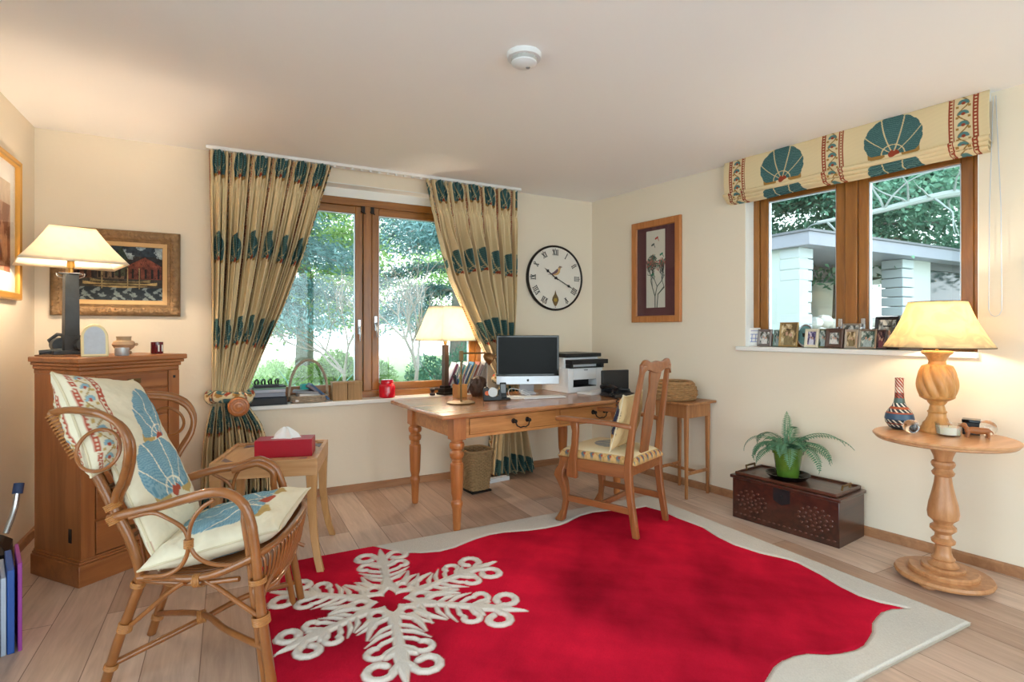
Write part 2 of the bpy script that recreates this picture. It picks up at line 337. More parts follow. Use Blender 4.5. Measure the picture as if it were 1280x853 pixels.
# ---------------- windows ----------------
def handle(parent, xf, side=1):
    h = MB(xf).box(-.012, .012, -.012, 0, -.06, .06)
    h.tube([(0,-.01,0),(0,-.045,0)], .008, 8).tube([(0,-.045,.005),(0,-.048,-.05),(0,-.045,-.115)], [.009,.010,.007], 8, flat=.7)
    return obj('handle', h, M['silver'], parent, bev=.002)
def casement(root, x0, x1, z0, z1, hx, hz):
    w = .058
    c = obj('casement', MB().box(x0, x0+w, .01, .065, z0, z1).box(x1-w, x1, .01, .065, z0, z1), M['oak'], root, bev=.005)
    obj('rail', MB().box(x0+w, x1-w, .01, .065, z1-w, z1).box(x0+w, x1-w, .01, .065, z0, z0+w), M['oakh'], c, bev=.005)
    obj('glazing_seal', MB().box(x0+w, x0+w+.006, .02, .05, z0+w, z1-w).box(x1-w-.006, x1-w, .02, .05, z0+w, z1-w).box(x0+w, x1-w, .02, .05, z1-w-.006, z1-w), M['alu'], c, sm=0)
    obj('pane', MB().box(x0+w, x1-w, .032, .037, z0+w, z1-w), M['glass'], c, sm=0)
    handle(c, T(hx, .01, hz)); return c
w1 = bpy.data.objects.new('window_1', None); COL.objects.link(w1); w1['kind'] = 'structure'; w1.location = (0, .13, 0)
x0, x1, z0, z1 = ox0+.006, ox1-.006, .712, 2.285
obj('frame', MB().box(x0, x0+.05, 0, .075, z0, z1+.03).box(x1-.05, x1, 0, .075, z0, z1+.03).box(-2.168, -2.102, -.004, .075, z0+.05, z1-.03), M['oak'], w1, bev=.004)
obj('frame_rail', MB().box(x0+.05, x1-.05, 0, .075, z1-.03, z1+.03).box(x0+.05, x1-.05, -.01, .075, z0, z0+.05), M['oakh'], w1, bev=.004)
casement(w1, x0+.052, -2.172, z0+.052, z1-.032, -2.20, 1.28); casement(w1, -2.098, x1-.052, z0+.052, z1-.032, -2.068, 1.31)
for hx in (-2.172, -2.098): obj('restrictor', MB().box(hx-.014, hx+.014, -.012, .004, z1-.085, z1-.03).tube([(hx-.02,-.012,z1-.07),(hx+.02,-.012,z1-.09)], .005, 6), M['darkmetal'], w1, bev=.001)
w2 = bpy.data.objects.new('window_2', None); COL.objects.link(w2); w2['kind'] = 'structure'; w2.matrix_world = WR @ T(0, .10, 0)
x0, x1, z0, z1 = rs0+.006, rs1-.006, 1.137, 2.30
obj('frame', MB().box(x0, x0+.045, 0, .07, z0, z1).box(x1-.04, x1, 0, .07, z0, z1).box(2.235, 2.305, -.004, .07, z0, z1), M['oak'], w2, bev=.004)
obj('frame_rail', MB().box(x0+.045, x1-.04, 0, .07, z1-.05, z1).box(x0+.045, x1-.04, 0, .07, z0, z0+.03), M['oakh'], w2, bev=.004)
casement(w2, x0+.047, 2.232, z0+.032, z1-.052, 2.205, 1.27); casement(w2, 2.308, x1-.042, z0+.032, z1-.052, 2.34, 1.27)
# ---------------- printed furnishing fabric ----------------
PAL1 = dict(base='#e8d4ab', teal='#5b8282', teal2='#2c5053', red='#9c4630', och='#a97f45', rib='#d8c69a')
PAL2 = dict(base='#e8dfc6', teal='#8db0bd', teal2='#6c98ab', red='#b2543f', och='#c2a366', rib='#efe7d0')
def h2(i, j, k=0): return np.modf(np.abs(np.sin(i*12.9898+j*78.233+k*3.7)*43758.5453))[0]
def fabric(u, v, pal, P=.62, Q=.60, shell=.135, stripes=True, v0=.3, bw=1.0):
    C = {k: np.array(lin(c)) for k, c in pal.items()}
    col = np.broadcast_to(C['base'], u.shape+(3,)).copy()
    col *= (1+.018*np.sin(v*260+3*np.sin(u*30))*.5)[..., None]
    du = (np.mod(u+P/2, P)-P/2)/bw; iv = np.floor(v/.058)
    if stripes:
        band = np.abs(du) < .062
        col[band] = C['base']*.93
        vine = band & (np.abs(du-.022*np.sin(v*2*PI/.116)) < .0045) ; col[vine] = C['och']*.8
        for e in (.042, .060): col[np.abs(np.abs(du)-e) < .0035] = C['red']
        dots = (np.abs(np.abs(du)-.051) < .0045) & (np.mod(v, .018) < .009); col[dots] = C['red']
        fv = np.mod(v, .058)-.029; r_ = np.hypot(du*1.0, fv*1.15); hs = (fv > -.004+.0*du)
        col[(r_ < .024) & hs] = C['teal']; col[(r_ < .009)] = C['red']
        col[band & (np.abs(np.abs(du)-.026) < .007) & (np.abs(fv+.018) < .006)] = C['och']
    # scallop shells between the stripes
    su = np.mod(u, P)-P/2; sv = np.mod(v-v0+Q/2, Q)-Q/2
    th = np.arctan2(sv+.35*shell, su); rr = np.hypot(su, sv)/shell
    edge = 1+.03*np.abs(np.sin(10*th))
    yb = sv/shell
    ins = (np.hypot(su/shell*.95, (sv/shell)*1.06) < edge) & (yb > -.62)
    wing = (np.abs(np.abs(su)/shell-.62) < .32) & (yb < -.35) & (yb > -.86+.5*np.abs(np.abs(su)/shell-.62)) & ~ins
    col[wing] = C['och']
    scr = (np.sin(sv*820+3*np.sin(su*60)+9*h2(np.floor(su*60), 0)) > .15)
    col[ins] = C['teal']; col[ins & scr] = C['teal2']
    rb = np.zeros(u.shape, bool)
    for a in (-56, -24, 24, 56):
        t_ = np.tan(R(a)); yy = (sv+.62*shell)
        rb |= np.abs(su-yy*t_*(1-.25*yy/shell)) < .0035
    rb |= np.abs(np.hypot(su/shell, (yb+.62)/.9)-.42) < .022
    col[ins & rb] = C['rib']
    fl = (np.hypot(su/shell/.19, (yb+.60)/.13) < 1+.25*np.sin(6*th)); col[fl] = C['red']
    return np.clip(col, 0, 1)
def gridobj(name, P, colr, m, parent=None, solid=0, closed_u=False, smooth=True):
    ni, nj = P.shape[:2]; me = bpy.data.meshes.new(name)
    idx = np.arange(ni*nj).reshape(ni, nj)
    q = np.stack([idx[:-1, :-1], idx[1:, :-1], idx[1:, 1:], idx[:-1, 1:]], -1).reshape(-1, 4)
    if closed_u: q = np.concatenate([q, np.stack([idx[-1, :-1], idx[0, :-1], idx[0, 1:], idx[-1, 1:]], -1).reshape(-1, 4)])
    setmesh(me, P.reshape(-1, 3), q, colr.reshape(-1, 3) if colr is not None else None, smooth)
    me.materials.append(m); o = bpy.data.objects.new(name, me); COL.objects.link(o)
    if parent is not None: o.parent = parent
    if solid: s = o.modifiers.new('solid', 'SOLIDIFY'); s.thickness = solid; s.offset = 0
    return o
def setmesh(me, v, q, c=None, smooth=True):
    v = np.asarray(v, np.float32); q = np.asarray(q, np.int32); k = q.shape[1]
    me.vertices.add(len(v)); me.vertices.foreach_set('co', v.ravel())
    me.loops.add(q.size); me.loops.foreach_set('vertex_index', q.ravel())
    me.polygons.add(len(q)); me.polygons.foreach_set('loop_start', np.arange(0, q.size, k, dtype=np.int32))
    me.polygons.foreach_set('loop_total', np.full(len(q), k, np.int32))
    if smooth: me.polygons.foreach_set('use_smooth', np.ones(len(q), bool))
    me.update(calc_edges=True)
    if c is not None:
        a = me.color_attributes.new('Col', 'FLOAT_COLOR', 'POINT'); a.data.foreach_set('color', np.concatenate([c, np.ones((len(c), 1))], 1).astype(np.float32).ravel())
    me.validate()
M['fab'] = vcmat('curtain_print', .9, .25, 500, transl=.08)
M['fab2'] = vcmat('cushion_print', .9, .3, 350)
def interp(z, tab):
    zs = [t[0] for t in tab][::-1]; xs = [t[1] for t in tab][::-1]
    return np.interp(z, zs, xs)
def sm_interp(z, tab):
    a = interp(z, tab); k = 13; p = np.pad(a, k//2, mode='edge'); return np.convolve(p, np.ones(k)/k, 'valid')
def curtain(name, label, inner, outer, n, fabw, y0, ztop, tie_z, seed, u0=0, fl=.02):
    root = thing(name, label, 'curtain', (0, 0, 0), group='curtains at the left-hand window')
    PF = .405
    def block(zt, zb, nz, below):
        z = np.linspace(zt, zb, nz); NU = 520
        U, Z = np.meshgrid(np.linspace(0, 1, NU), z, indexing='ij')
        xi = sm_interp(z, inner); xo = sm_interp(z, outer)
        Uw = U+.010*np.sin(U*23+seed+Z*1.5)*np.sin(PI*U)
        X = xo[None, :]*(1-Uw)+xi[None, :]*Uw
        wdt = np.abs(xi-xo)[None, :]
        th_ = 2*PI*((Uw*fabw+u0)-PF/2)/PF; ph = 3*th_+.25*np.sin(3*Z+seed+U*5)
        amp = np.clip(.020+.065*np.clip((ztop-.24-Z)/.35, 0, 1), 0, .078)
        amp = amp*np.clip((Z-tie_z)/.5, .24, 1) if not below else .02+.055*np.clip((tie_z-Z)/.35, 0, 1)
        fold = .60*np.cos(th_+.25*np.sin(2*Z+U*4+seed))+.5*np.cos(ph)+.22*np.cos(5*th_+1.1*np.sin(1.7*Z+seed*2+3*U)); fold = np.sign(fold)*np.abs(fold)**.85
        # pinch pleats: a narrow second harmonic in the heading
        hd = np.clip((Z-(ztop-.24))/.04, 0, 1) if not below else 0
        Y = y0-amp*fold-.010*np.sin(3*ph+1)*(1-hd)*np.clip((ztop-Z)/.5, 0, 1)-hd*.012*np.sin(ph*2+.4)
        Y -= .004*np.sin(40*U+9*Z)*(1-hd)
        if not below: X = X+.010*np.sin(ph*1.0+1.3)*np.clip((ztop-Z)/.6, 0, 1)*np.sin(PI*U)
        pin = np.exp(-((Z-(ztop-.24))/.025)**2) if not below else 0
        Y += .012*pin
        zz = (ztop-Z)
        hem = (U-.5)**2*.03*(not below)
        # the fabric is printed the right way up: v grows upwards
        c = fabric(Uw*fabw+u0, Z+.02*np.sin(9*U), PAL1, P=PF, Q=.585, shell=.118, v0=.06, bw=.5)
        return np.stack([X, Y, Z-0*hem], -1), c
    Pt, ct = block(ztop, tie_z, 330, False); gridobj('drop', Pt, ct, M['fab'], root, solid=.003)
    Pb, cb = block(tie_z, fl, 150, True); gridobj('skirt', Pb, cb, M['fab'], root, solid=.003)
    return root
inL = [(2.47,-2.455),(2.192,-2.534),(1.80,-2.645),(1.416,-2.781),(1.10,-2.912),(.85,-3.01),(.76,-3.03),(.6,-2.93),(.42,-2.875),(.19,-2.86),(0,-2.86)]
ouL = [(2.47,-3.25),(1.87,-3.24),(1.33,-3.235),(.84,-3.235),(.76,-3.235),(.6,-3.27),(.46,-3.29),(0,-3.31)]
curtain('curtain', 'cream shell-print curtain at the left of the window, tied back by a wooden rosette', inL, ouL, 10, 2.42, -.125, 2.475, .775, 1.0, u0=.02)
inR = [(2.475,-1.725),(2.06,-1.63),(1.673,-1.511),(1.343,-1.346),(1.07,-1.205),(.86,-1.09),(.80,-1.06),(.344,-1.13),(0,-1.17)]
ouR = [(2.475,-.885),(1.84,-.90),(1.206,-.925),(.86,-.91),(.80,-.90),(.35,-.79),(0,-.72)]
curtain('curtain', 'cream shell-print curtain hanging behind the computer between window and clock', inR, ouR, 9, 2.28, -.125, 2.475, .80, 2.3, u0=.25)
# curtain track with gliders
tr = thing('curtain_track', 'white curtain track fixed along the ceiling edge above the left window', 'curtain track')
obj('rail', MB().box(-3.27, -.86, -.14, -.10, 2.478, 2.5), M['track'], tr, bev=.003)
for i in range(36): obj('glider', MB().box(-3.24+i*.0665, -3.226+i*.0665, -.13, -.11, 2.468, 2.478), M['plastic'], tr, sm=0)
# tie back and rosette of the left curtain
def tieback(label, cx, w, z, rise, cy):
    n = 96; U = np.linspace(0, 1, n)[:, None]*np.ones((1, 60)); V = np.ones((n, 1))*np.linspace(0, 1, 60)[None, :]
    a = 2*PI*U; hgt = .052
    X = cx+np.cos(a)*w*.5*(1+.05*np.cos(2*PI*V)); Yc = cy+np.sin(a)*.072
    Zc = z+rise*np.cos(a)*.5+.0*V
    r = .028+.008*np.sin(7*a+2)*np.sin(2*PI*V+a)+.004*np.sin(3*a+5*V)
    X = X+np.cos(a)*r*np.cos(2*PI*V); Yc = Yc+np.sin(a)*r*.8*np.cos(2*PI*V); Zc = Zc+r*1.35*np.sin(2*PI*V)
    c = fabric(U*1.3+.1, V*.22, PAL1, P=.30, Q=.5, shell=.12, v0=.1, bw=.5)
    return tag(gridobj('tie_back', np.stack([X, Yc, Zc], -1), c, M['fab']), label, 'tie-back', 'tie-backs')
tieback('padded shell-print tie-back gathering the curtain beside the cabinet', -3.125, .24, .80, -.01, -.125)
tieback('padded tie-back behind the desk holding the right-hand curtain', -.98, .24, .845, .01, -.125)
hb = thing('curtain_holdback', 'turned wooden rosette holdback in front of the left curtain tie-back', 'holdback', (-3.075, 0, .745))
obj('rosette', MB(T(0,-.235,0,0,90)).lathe([(0,-.0),(.02,0),(.045,.004),(.062,.012),(.066,.02),(.066,.034),(.058,.044),(.05,.046),(.046,.04),(.036,.04),(.032,.046),(.022,.047),(.018,.041),(.012,.042),(0,.047)], 40), M['pinez'], hb)
obj('stem', MB().tube([(0,-.215,0),(0,-.02,0)], .011, 12), M['pinez'], hb)
obj('backplate', MB(T(0,0,0,0,90)).lathe([(.03,0),(.03,.012),(.02,.02)], 24), M['pinez'], hb)
# ---------------- roman blind (right-hand window) ----------------
rb = thing('roman_blind', 'raised roman blind of cream shell and stripe print above the right-hand window', 'blind'); rb.matrix_world = WR
s0, s1 = 1.47, 2.993
def blindcol(U, V):   # U along the wall, V height
    c = fabric(U-2.231, V, PAL1, P=.655, Q=1.2, shell=.138, v0=2.372)
    return c
nu = 620
U = np.linspace(s0, s1, nu)[:, None]*np.ones((1, 120)); Zs = np.ones((nu, 1))*np.linspace(2.498, 2.262, 120)[None, :]
wav = .004*np.sin(U*9)+.003*np.sin(U*23+1)
Yb = -.055-.012*np.sin(np.clip((2.498-Zs)/.236, 0, 1)*PI)-wav*.6
gridobj('front_panel', np.stack([U, Yb, Zs+wav*np.clip((2.498-Zs)/.2, 0, 1)], -1), blindcol(U, Zs), M['fab'], rb, solid=.004)
for k, (za, zb, dy) in enumerate(((2.268, 2.228, -.034), (2.245, 2.208, -.022), (2.224, 2.19, -.010))):
    n2 = 26; t = np.linspace(0, 1, n2)[None, :]*np.ones((nu, 1)); U2 = np.linspace(s0+.006*k, s1-.004*k, nu)[:, None]*np.ones((1, n2))
    an = t*PI*1.15
    Zf = zb+(za-zb)*(1-t)**.9; Yf = dy-.030*np.sin(an)**.6*1.0-.018+.002*np.sin(U2*13+k); Zf = Zf+.004*np.sin(U2*9+k)
    Uc = U2; c = blindcol(Uc, (2.62 if k == 0 else 2.268+.215)-(t*.045+k*.012))
    gridobj('fold', np.stack([U2, Yf, Zf], -1), c, M['fab'], rb, solid=.003)
obj('head_rail', MB().box(s0+.01, s1-.01, -.045, -.002, 2.455, 2.498), M['plastic'], rb, sm=0)
ch = MB().tube([(3.0,-.03,2.47),(2.985,-.03,1.9),(2.982,-.03,1.36),(2.992,-.03,1.335),(3.008,-.03,1.325),(3.024,-.03,1.335),(3.034,-.03,1.36),(3.03,-.03,1.9),(3.01,-.03,2.47)], .0022, 6)
obj('cord_chain', ch, M['alu'], rb)
# ---------------- clock ----------------
ck = thing('wall_clock', 'round white wall clock with Roman numerals and a bird on its dial', 'clock', (-.435, -.002, 1.742)); CX = T(0,0,0,0,90)
obj('face', MB(CX).lathe([(0,0),(.293,0),(.293,.02),(0,.021)], 72), mat('clock_dial', '#e9e4da', .6, noise=.06, nscale=4), ck)
obj('rim', MB(CX).lathe([(.285,0),(.303,0),(.306,.012),(.303,.028),(.296,.034),(.288,.030),(.286,.02)], 72), M['darkmetal'], ck)
def numeral(txt, ang, r0=.238, h=.048):
    m_ = MB(); ws = {'I': .016, 'V': .034, 'X': .034}; tot = sum(ws[c] for c in txt); x = -tot/2
    for c in txt:
        w_ = ws[c]; xc = x+w_/2
        def bar(xa, ya, xb, yb, t):
            d = Vector((xb-xa, yb-ya)).normalized(); nx, ny = -d.y*t/2, d.x*t/2
            m_.add([(xa+nx,-.0245,ya+ny),(xa-nx,-.0245,ya-ny),(xb-nx,-.0245,yb-ny),(xb+nx,-.0245,yb+ny),(xa+nx,-.021,ya+ny),(xa-nx,-.021,ya-ny),(xb-nx,-.021,yb-ny),(xb+nx,-.021,yb+ny)],
                   [(0,1,2,3),(4,7,6,5),(0,4,5,1),(1,5,6,2),(2,6,7,3),(3,7,4,0)])
        e = h/2
        if c == 'I': bar(xc,-e,xc,e,.0065)
        if c == 'V': bar(xc-w_*.36,e,xc,-e,.0072); bar(xc+w_*.36,e,xc,-e,.0035)
        if c == 'X': bar(xc-w_*.36,e,xc+w_*.36,-e,.0072); bar(xc+w_*.36,e,xc-w_*.36,-e,.0035)
        for q in (e, -e): bar(xc-w_*.45, q, xc+w_*.45, q, .0028)
        x += w_
    X = Matrix.Rotation(R(ang), 4, 'Y') @ Matrix.Translation((0, 0, r0))
    m2 = MB(); m2.add(m_.v, m_.f, X); return m2
inkm = mat('clock_ink', '#2c2826', .7)
for i, t_ in enumerate(['XII','I','II','III','IIII','V','VI','VII','VIII','IX','X','XI']):
    if t_ != 'VI': obj('numeral', numeral(t_, i*30), inkm, ck, sm=0)
for i in range(12): obj('minute_mark', MB().box(-.0025, .0025, -.0235, -.021, .268, .276, Matrix.Rotation(R(i*30), 4, 'Y')), inkm, ck, sm=0)

def flat(name, poly, col, parent, y=-.0235, X=None, th=.002):
    m_ = MB(X); m_.prism(poly, 0, th, Matrix(((1,0,0,0),(0,0,1,y),(0,1,0,0),(0,0,0,1))))
    return obj(name, m_, mat(name+'_col', col, .7) if isinstance(col, str) else col, parent, sm=0)
flat('bird_body', [(-.045,.03),(-.02,.05),(.01,.065),(.028,.085),(.032,.10),(.045,.112),(.060,.108),(.062,.096),(.052,.08),(.05,.058),(.035,.038),(.01,.026),(-.015,.025)], '#c9a36a', ck)
flat('bird_wing', [(-.085,.028),(-.045,.04),(-.01,.062),(.02,.088),(.030,.07),(.012,.048),(-.02,.034),(-.05,.03)], '#6b5560', ck, y=-.025)
flat('bird_head', [(.03,.098),(.044,.115),(.060,.112),(.078,.104),(.062,.10),(.05,.094)], '#8d7a6c', ck, y=-.025)
flat('pendant_motif', [(0,-.115),(.010,-.15),(.030,-.18),(.036,-.205),(.024,-.235),(.006,-.262),(-.006,-.262),(-.024,-.235),(-.036,-.205),(-.030,-.18),(-.010,-.15)], '#6d5836', ck)
flat('pendant_centre', [(.018*math.cos(a*PI/8), -.205+.018*math.sin(a*PI/8)) for a in range(16)], '#a88a34', ck, y=-.025)
def hand(name, ang, L_, w_, y, tail):
    poly = [(-w_*.4,-tail),(w_*.4,-tail),(w_*.5,0),(w_*.5,L_*.62),(w_*1.9,L_*.70),(w_*.5,L_*.80),(0,L_),(-w_*.5,L_*.80),(-w_*1.9,L_*.70),(-w_*.5,L_*.62),(-w_*.5,0)]
    return flat(name, poly, inkm, ck, y=y, X=Matrix.Rotation(R(ang), 4, 'Y'))
hand('hour_hand', -54, .15, .009, -.029, .03); hand('minute_hand', 117, .225, .007, -.033, .04)
obj('hand_cap', MB(CX).lathe([(.012,.022),(.012,.038),(.006,.040)], 20), inkm, ck)
# ---------------- smoke alarm ----------------
sd = thing('smoke_alarm', 'round white smoke alarm on the ceiling', 'smoke alarm', (-1.955, -2.165, H))
obj('mounting_base', MB().lathe([(.075,-.022),(.078,-.012),(.078,0)], 40), M['plastic'], sd)
obj('vent_ring', MB().lathe([(.052,-.04),(.058,-.032),(.060,-.022)], 40, mod=lambda a, i, z: 1-.05*(int(a*20/PI) % 2)), mat('grey_plastic', '#b9b9b7', .5), sd)
obj('cover', MB().lathe([(0,-.056),(.02,-.055),(.045,-.050),(.056,-.043),(.058,-.038)], 40), M['plastic'], sd)
obj('test_button', MB().lathe([(0,-.059),(.009,-.058),(.010,-.054)], 16, xf=T(.02,0,0)), mat('grey_button', '#8c8c8c', .5), sd)
# ---------------- pictures ----------------
def gaussn(U, V, s, seed=0):
    z = np.zeros(U.shape)
    for k in range(5):
        f = s*2**k; z += np.sin(U*f*1.7+seed+k*2.1+1.3*np.sin(V*f*1.1+seed))*np.cos(V*f*1.3+k*1.7+seed*2+np.sin(U*f*.9))/2**k
    return z
def panel(name, w_, h_, fn, parent, y, n=(160, 160), rough=.5, z0=0):
    U, V = np.meshgrid(np.linspace(-1, 1, n[0]), np.linspace(-1, 1, n[1]), indexing='ij')
    Pn = np.stack([U*w_/2, np.full(U.shape, y), V*h_/2+z0], -1)
    return gridobj(name, Pn, fn(U, V), vcmat(name+'_mat', rough, 0), parent, smooth=False)
def frame_mb(w_, h_, fw, prof):    # prof: list of (inset 0..fw, depth y) from the outer edge to the inner edge
    m_ = MB(); rings = []
    for ins, d in prof:
        a, b_ = w_/2-ins, h_/2-ins; rings.append([(-a,-d,-b_),(a,-d,-b_),(a,-d,b_),(-a,-d,b_)])
    vs = [p for r_ in rings for p in r_]; n = len(rings)
    fs = [(i*4+j, i*4+(j+1)%4, (i+1)*4+(j+1)%4, (i+1)*4+j) for i in range(n-1) for j in range(4)]
    m_.add(vs, fs); return m_
def boat(U, V):
    c = np.zeros(U.shape+(3,)); n1 = gaussn(U, V, 5, 1); n2 = gaussn(U, V, 11, 4)
    sky = np.array(lin('#46586a')); c[:] = np.array(lin('#2b2a2c'))
    c[V > .62] = np.array(lin('#2e3c48')); c[(V > .5) & (n1 > .3)] = np.array(lin('#8fa3ad'))
    def quad(xa, xb, ya, yb, roof, wall, rf):
        w_ = (U > xa) & (U < xb) & (V > ya) & (V < yb); c[w_] = np.array(lin(wall))
        xm = (xa+xb)/2; r_ = (V >= yb) & (V < yb+roof*(1-np.abs(U-xm)/((xb-xa)*.55))); c[r_] = np.array(lin(rf))
    quad(-.95,-.55,-.2,.3,.3,'#5a3a2e','#6e3e2c'); quad(-.45,.12,-.2,.35,.42,'#6d5a48','#8a5138'); quad(.2,.95,-.2,.25,.35,'#6b3a30','#7d4436'); quad(-.08,.2,-.1,.5,.45,'#3c4436','#2e4038')
    win = (np.abs(V) < .17) & (np.mod(U*7, 1) < .35); c[win & (V < .25)] = np.array(lin('#1d1b1e'))
    c[V < -.2] = np.array(lin('#3c3a36')); wt = V < -.5; c[wt] = np.array(lin('#27333c')); c[wt & (n2 > .35)] = np.array(lin('#6d7a7c'))
    for (xa, xb, yb, col) in ((-.75,.85,-.40,'#a99465'), (-.6,.7,-.30,'#7e7350')):
        k = np.abs((U-(xa+xb)/2)/((xb-xa)/2)); hull = (k < 1) & (V < yb+.10*k**2) & (V > yb-.12*(1-k**2)); c[hull] = np.array(lin(col))
        c[hull & (np.abs(V-(yb-.03)) < .02)] = np.array(lin('#3a2d22'))
    for x_ in (-.35, .2, .45): c[(np.abs(U-x_) < .012) & (V > -.55) & (V < .2)] = np.array(lin('#9c8b62'))
    for k in range(12): c[(np.abs(np.sin(U*19+k)*.5+V*1.1-k*.17+1) < .012) & (V > -.3)] = np.array(lin('#17171a'))
    return np.clip(c*(1+.28*n2[..., None]), 0, 1)
bp = thing('framed_painting', 'oil painting of moored boats in a carved gilt frame behind the cabinet', 'painting', (-3.765, -.004, 1.625))
w_, h_ = .685, .555
fm = frame_mb(w_, h_, .09, [(0,0),(0,.035),(.012,.048),(.03,.052),(.05,.044),(.062,.030),(.068,.032),(.074,.026),(.09,.020),(.094,.012)])
obj('frame', fm, M['gold'], bp, sm=50)
orn = MB()
for side in range(4):
    L_ = (w_ if side % 2 == 0 else h_); n = int(L_/.028)
    for i in range(n):
        t_ = -L_/2+.02+(L_-.04)*i/(n-1); a = (h_ if side % 2 == 0 else w_)/2-.030; sg = 1 if side < 2 else -1
        p = (t_, -.047, sg*a) if side % 2 == 0 else (sg*a, -.047, t_)
        orn.ball(p, .013, 8, 5, (1.0, .55, 1.0) if i % 3 else (1.35, .8, 1.35))
        q = (p[0]+(.012 if side % 2 else .0), p[1]+.002, p[2]+(.012 if not side % 2 else 0)); orn.ball(q, .008, 6, 4)
for sx_ in (-1, 1):
    for sz_ in (-1, 1):
        for k in range(5): orn.ball((sx_*(w_/2-.03+.014*math.cos(k*1.3)), -.048, sz_*(h_/2-.03+.014*math.sin(k*1.3))), .014, 8, 5, (1,.7,1))
obj('carved_ornament', orn, M['gold'], bp)
obj('slip', frame_mb(w_-.15, h_-.15, .03, [(0,.014),(0,.028),(.025,.022),(.028,.012)]), mat('linen_slip', '#c9a877', .6, metal=.1), bp, sm=0)
panel('canvas', w_-.19, h_-.19, boat, bp, -.013, (260, 200))
def blossom(U, V):
    c = np.broadcast_to(np.array(lin('#d3d0c4')), U.shape+(3,)).copy(); r_ = np.random.default_rng(5)
    def seg(xa, ya, xb, yb, w0, col):
        dx, dy = xb-xa, (yb-ya)*2.6; t_ = np.clip(((U-xa)*dx+(V-ya)*2.6*dy)/(dx*dx+dy*dy+1e-9), 0, 1)
        d = np.hypot(U-xa-t_*dx, (V-ya)*2.6-t_*dy); c[d < w0] = np.array(lin(col))
    def grow(x, y, a, L_, w0, dep):
        x2, y2 = x+math.sin(a)*L_, y+math.cos(a)*L_/2.6
        if abs(x2) > .93 or y2 > .93: return
        seg(x, y, x2, y2, w0, '#46524c' if dep > 1 else '#3c4340')
        if dep == 0 or w0 < .014:
            for _ in range(4):
                ax, ay = x2+r_.normal(0, .09), y2+r_.normal(0, .035)
                c[np.hypot(U-ax, (V-ay)*2.6) < .045] = np.array(lin(['#3f7a63', '#a8433f', '#5b6a60', '#c27f78', '#2e5d54'][r_.integers(5)]))
            return
        for k in range(2 if dep > 3 else 3): grow(x2, y2, a*.55+r_.normal(0, .55), L_*r_.uniform(.72, .95), w0*.8, dep-1)
    grow(-.05, -1, .0, .75, .05, 6); grow(.15, -1, .12, .9, .045, 5)
    for (x, y, col) in ((-.4,.62,'#4a5a58'), (.5,.35,'#2f7a66'), (-.3,.28,'#46615a'), (-.42,-.15,'#2f7258'), (.0,.78,'#b0403a')):
        seg(x, y, x+.22, y+.03, .065, col); seg(x+.2, y+.03, x+.34, y-.06, .03, col)
    return c
fp = thing('framed_print', 'tall oak framed print of birds on blossom with a plum mount', 'picture'); fp.matrix_world = WR @ T(.79, -.003, 1.76)
w_, h_ = .52, .875
obj('frame', frame_mb(w_, h_, .06, [(0,0),(0,.024),(.004,.028),(.052,.026),(.058,.014),(.058,.006)]), wood('print_frame', '#c58149', '#a8652f', 'Z', .4, 3), fp, sm=0)
obj('mount', MB().box(-w_/2+.055, w_/2-.055, -.012, -.004, -h_/2+.055, h_/2-.055), mat('plum_mount', '#5d3338', .8), fp, sm=0)
panel('print', .20, .66, blossom, fp, -.0135, (150, 420), z0=.018)
obj('glazing', MB().box(-w_/2+.056, w_/2-.056, -.020, -.018, -h_/2+.056, h_/2-.056), M['picglass'], fp, sm=0)
lp = thing('gold_framed_picture', 'large gold framed picture with a white mount on the left wall', 'picture'); lp.matrix_world = Matrix.Translation((XL+.003, -.62, 1.805)) @ Matrix.Rotation(R(90), 4, 'Z')
w_, h_ = .54, .77
obj('frame', frame_mb(w_, h_, .04, [(0,0),(0,.026),(.006,.032),(.02,.028),(.034,.030),(.040,.022),(.040,.006)]), M['gold2'], lp, sm=0)
obj('mount', MB().box(-w_/2+.038, w_/2-.038, -.010, -.004, -h_/2+.038, h_/2-.038), M['paper'], lp, sm=0)
def abstr(U, V):
    n1 = gaussn(U, V, 3, 2)
    c = np.where((n1 > .2)[..., None], np.array(lin('#b98f78')), np.array(lin('#8f5b48'))); c[(V > .5)] = np.array(lin('#c9b9a6')); return c*(1+.1*gaussn(U, V, 9, 1)[..., None])
panel('image', .30, .48, abstr, lp, -.0115, (90, 140))
obj('glazing', MB().box(-w_/2+.038, w_/2-.038, -.018, -.016, -h_/2+.038, h_/2-.038), M['picglass'], lp, sm=0)
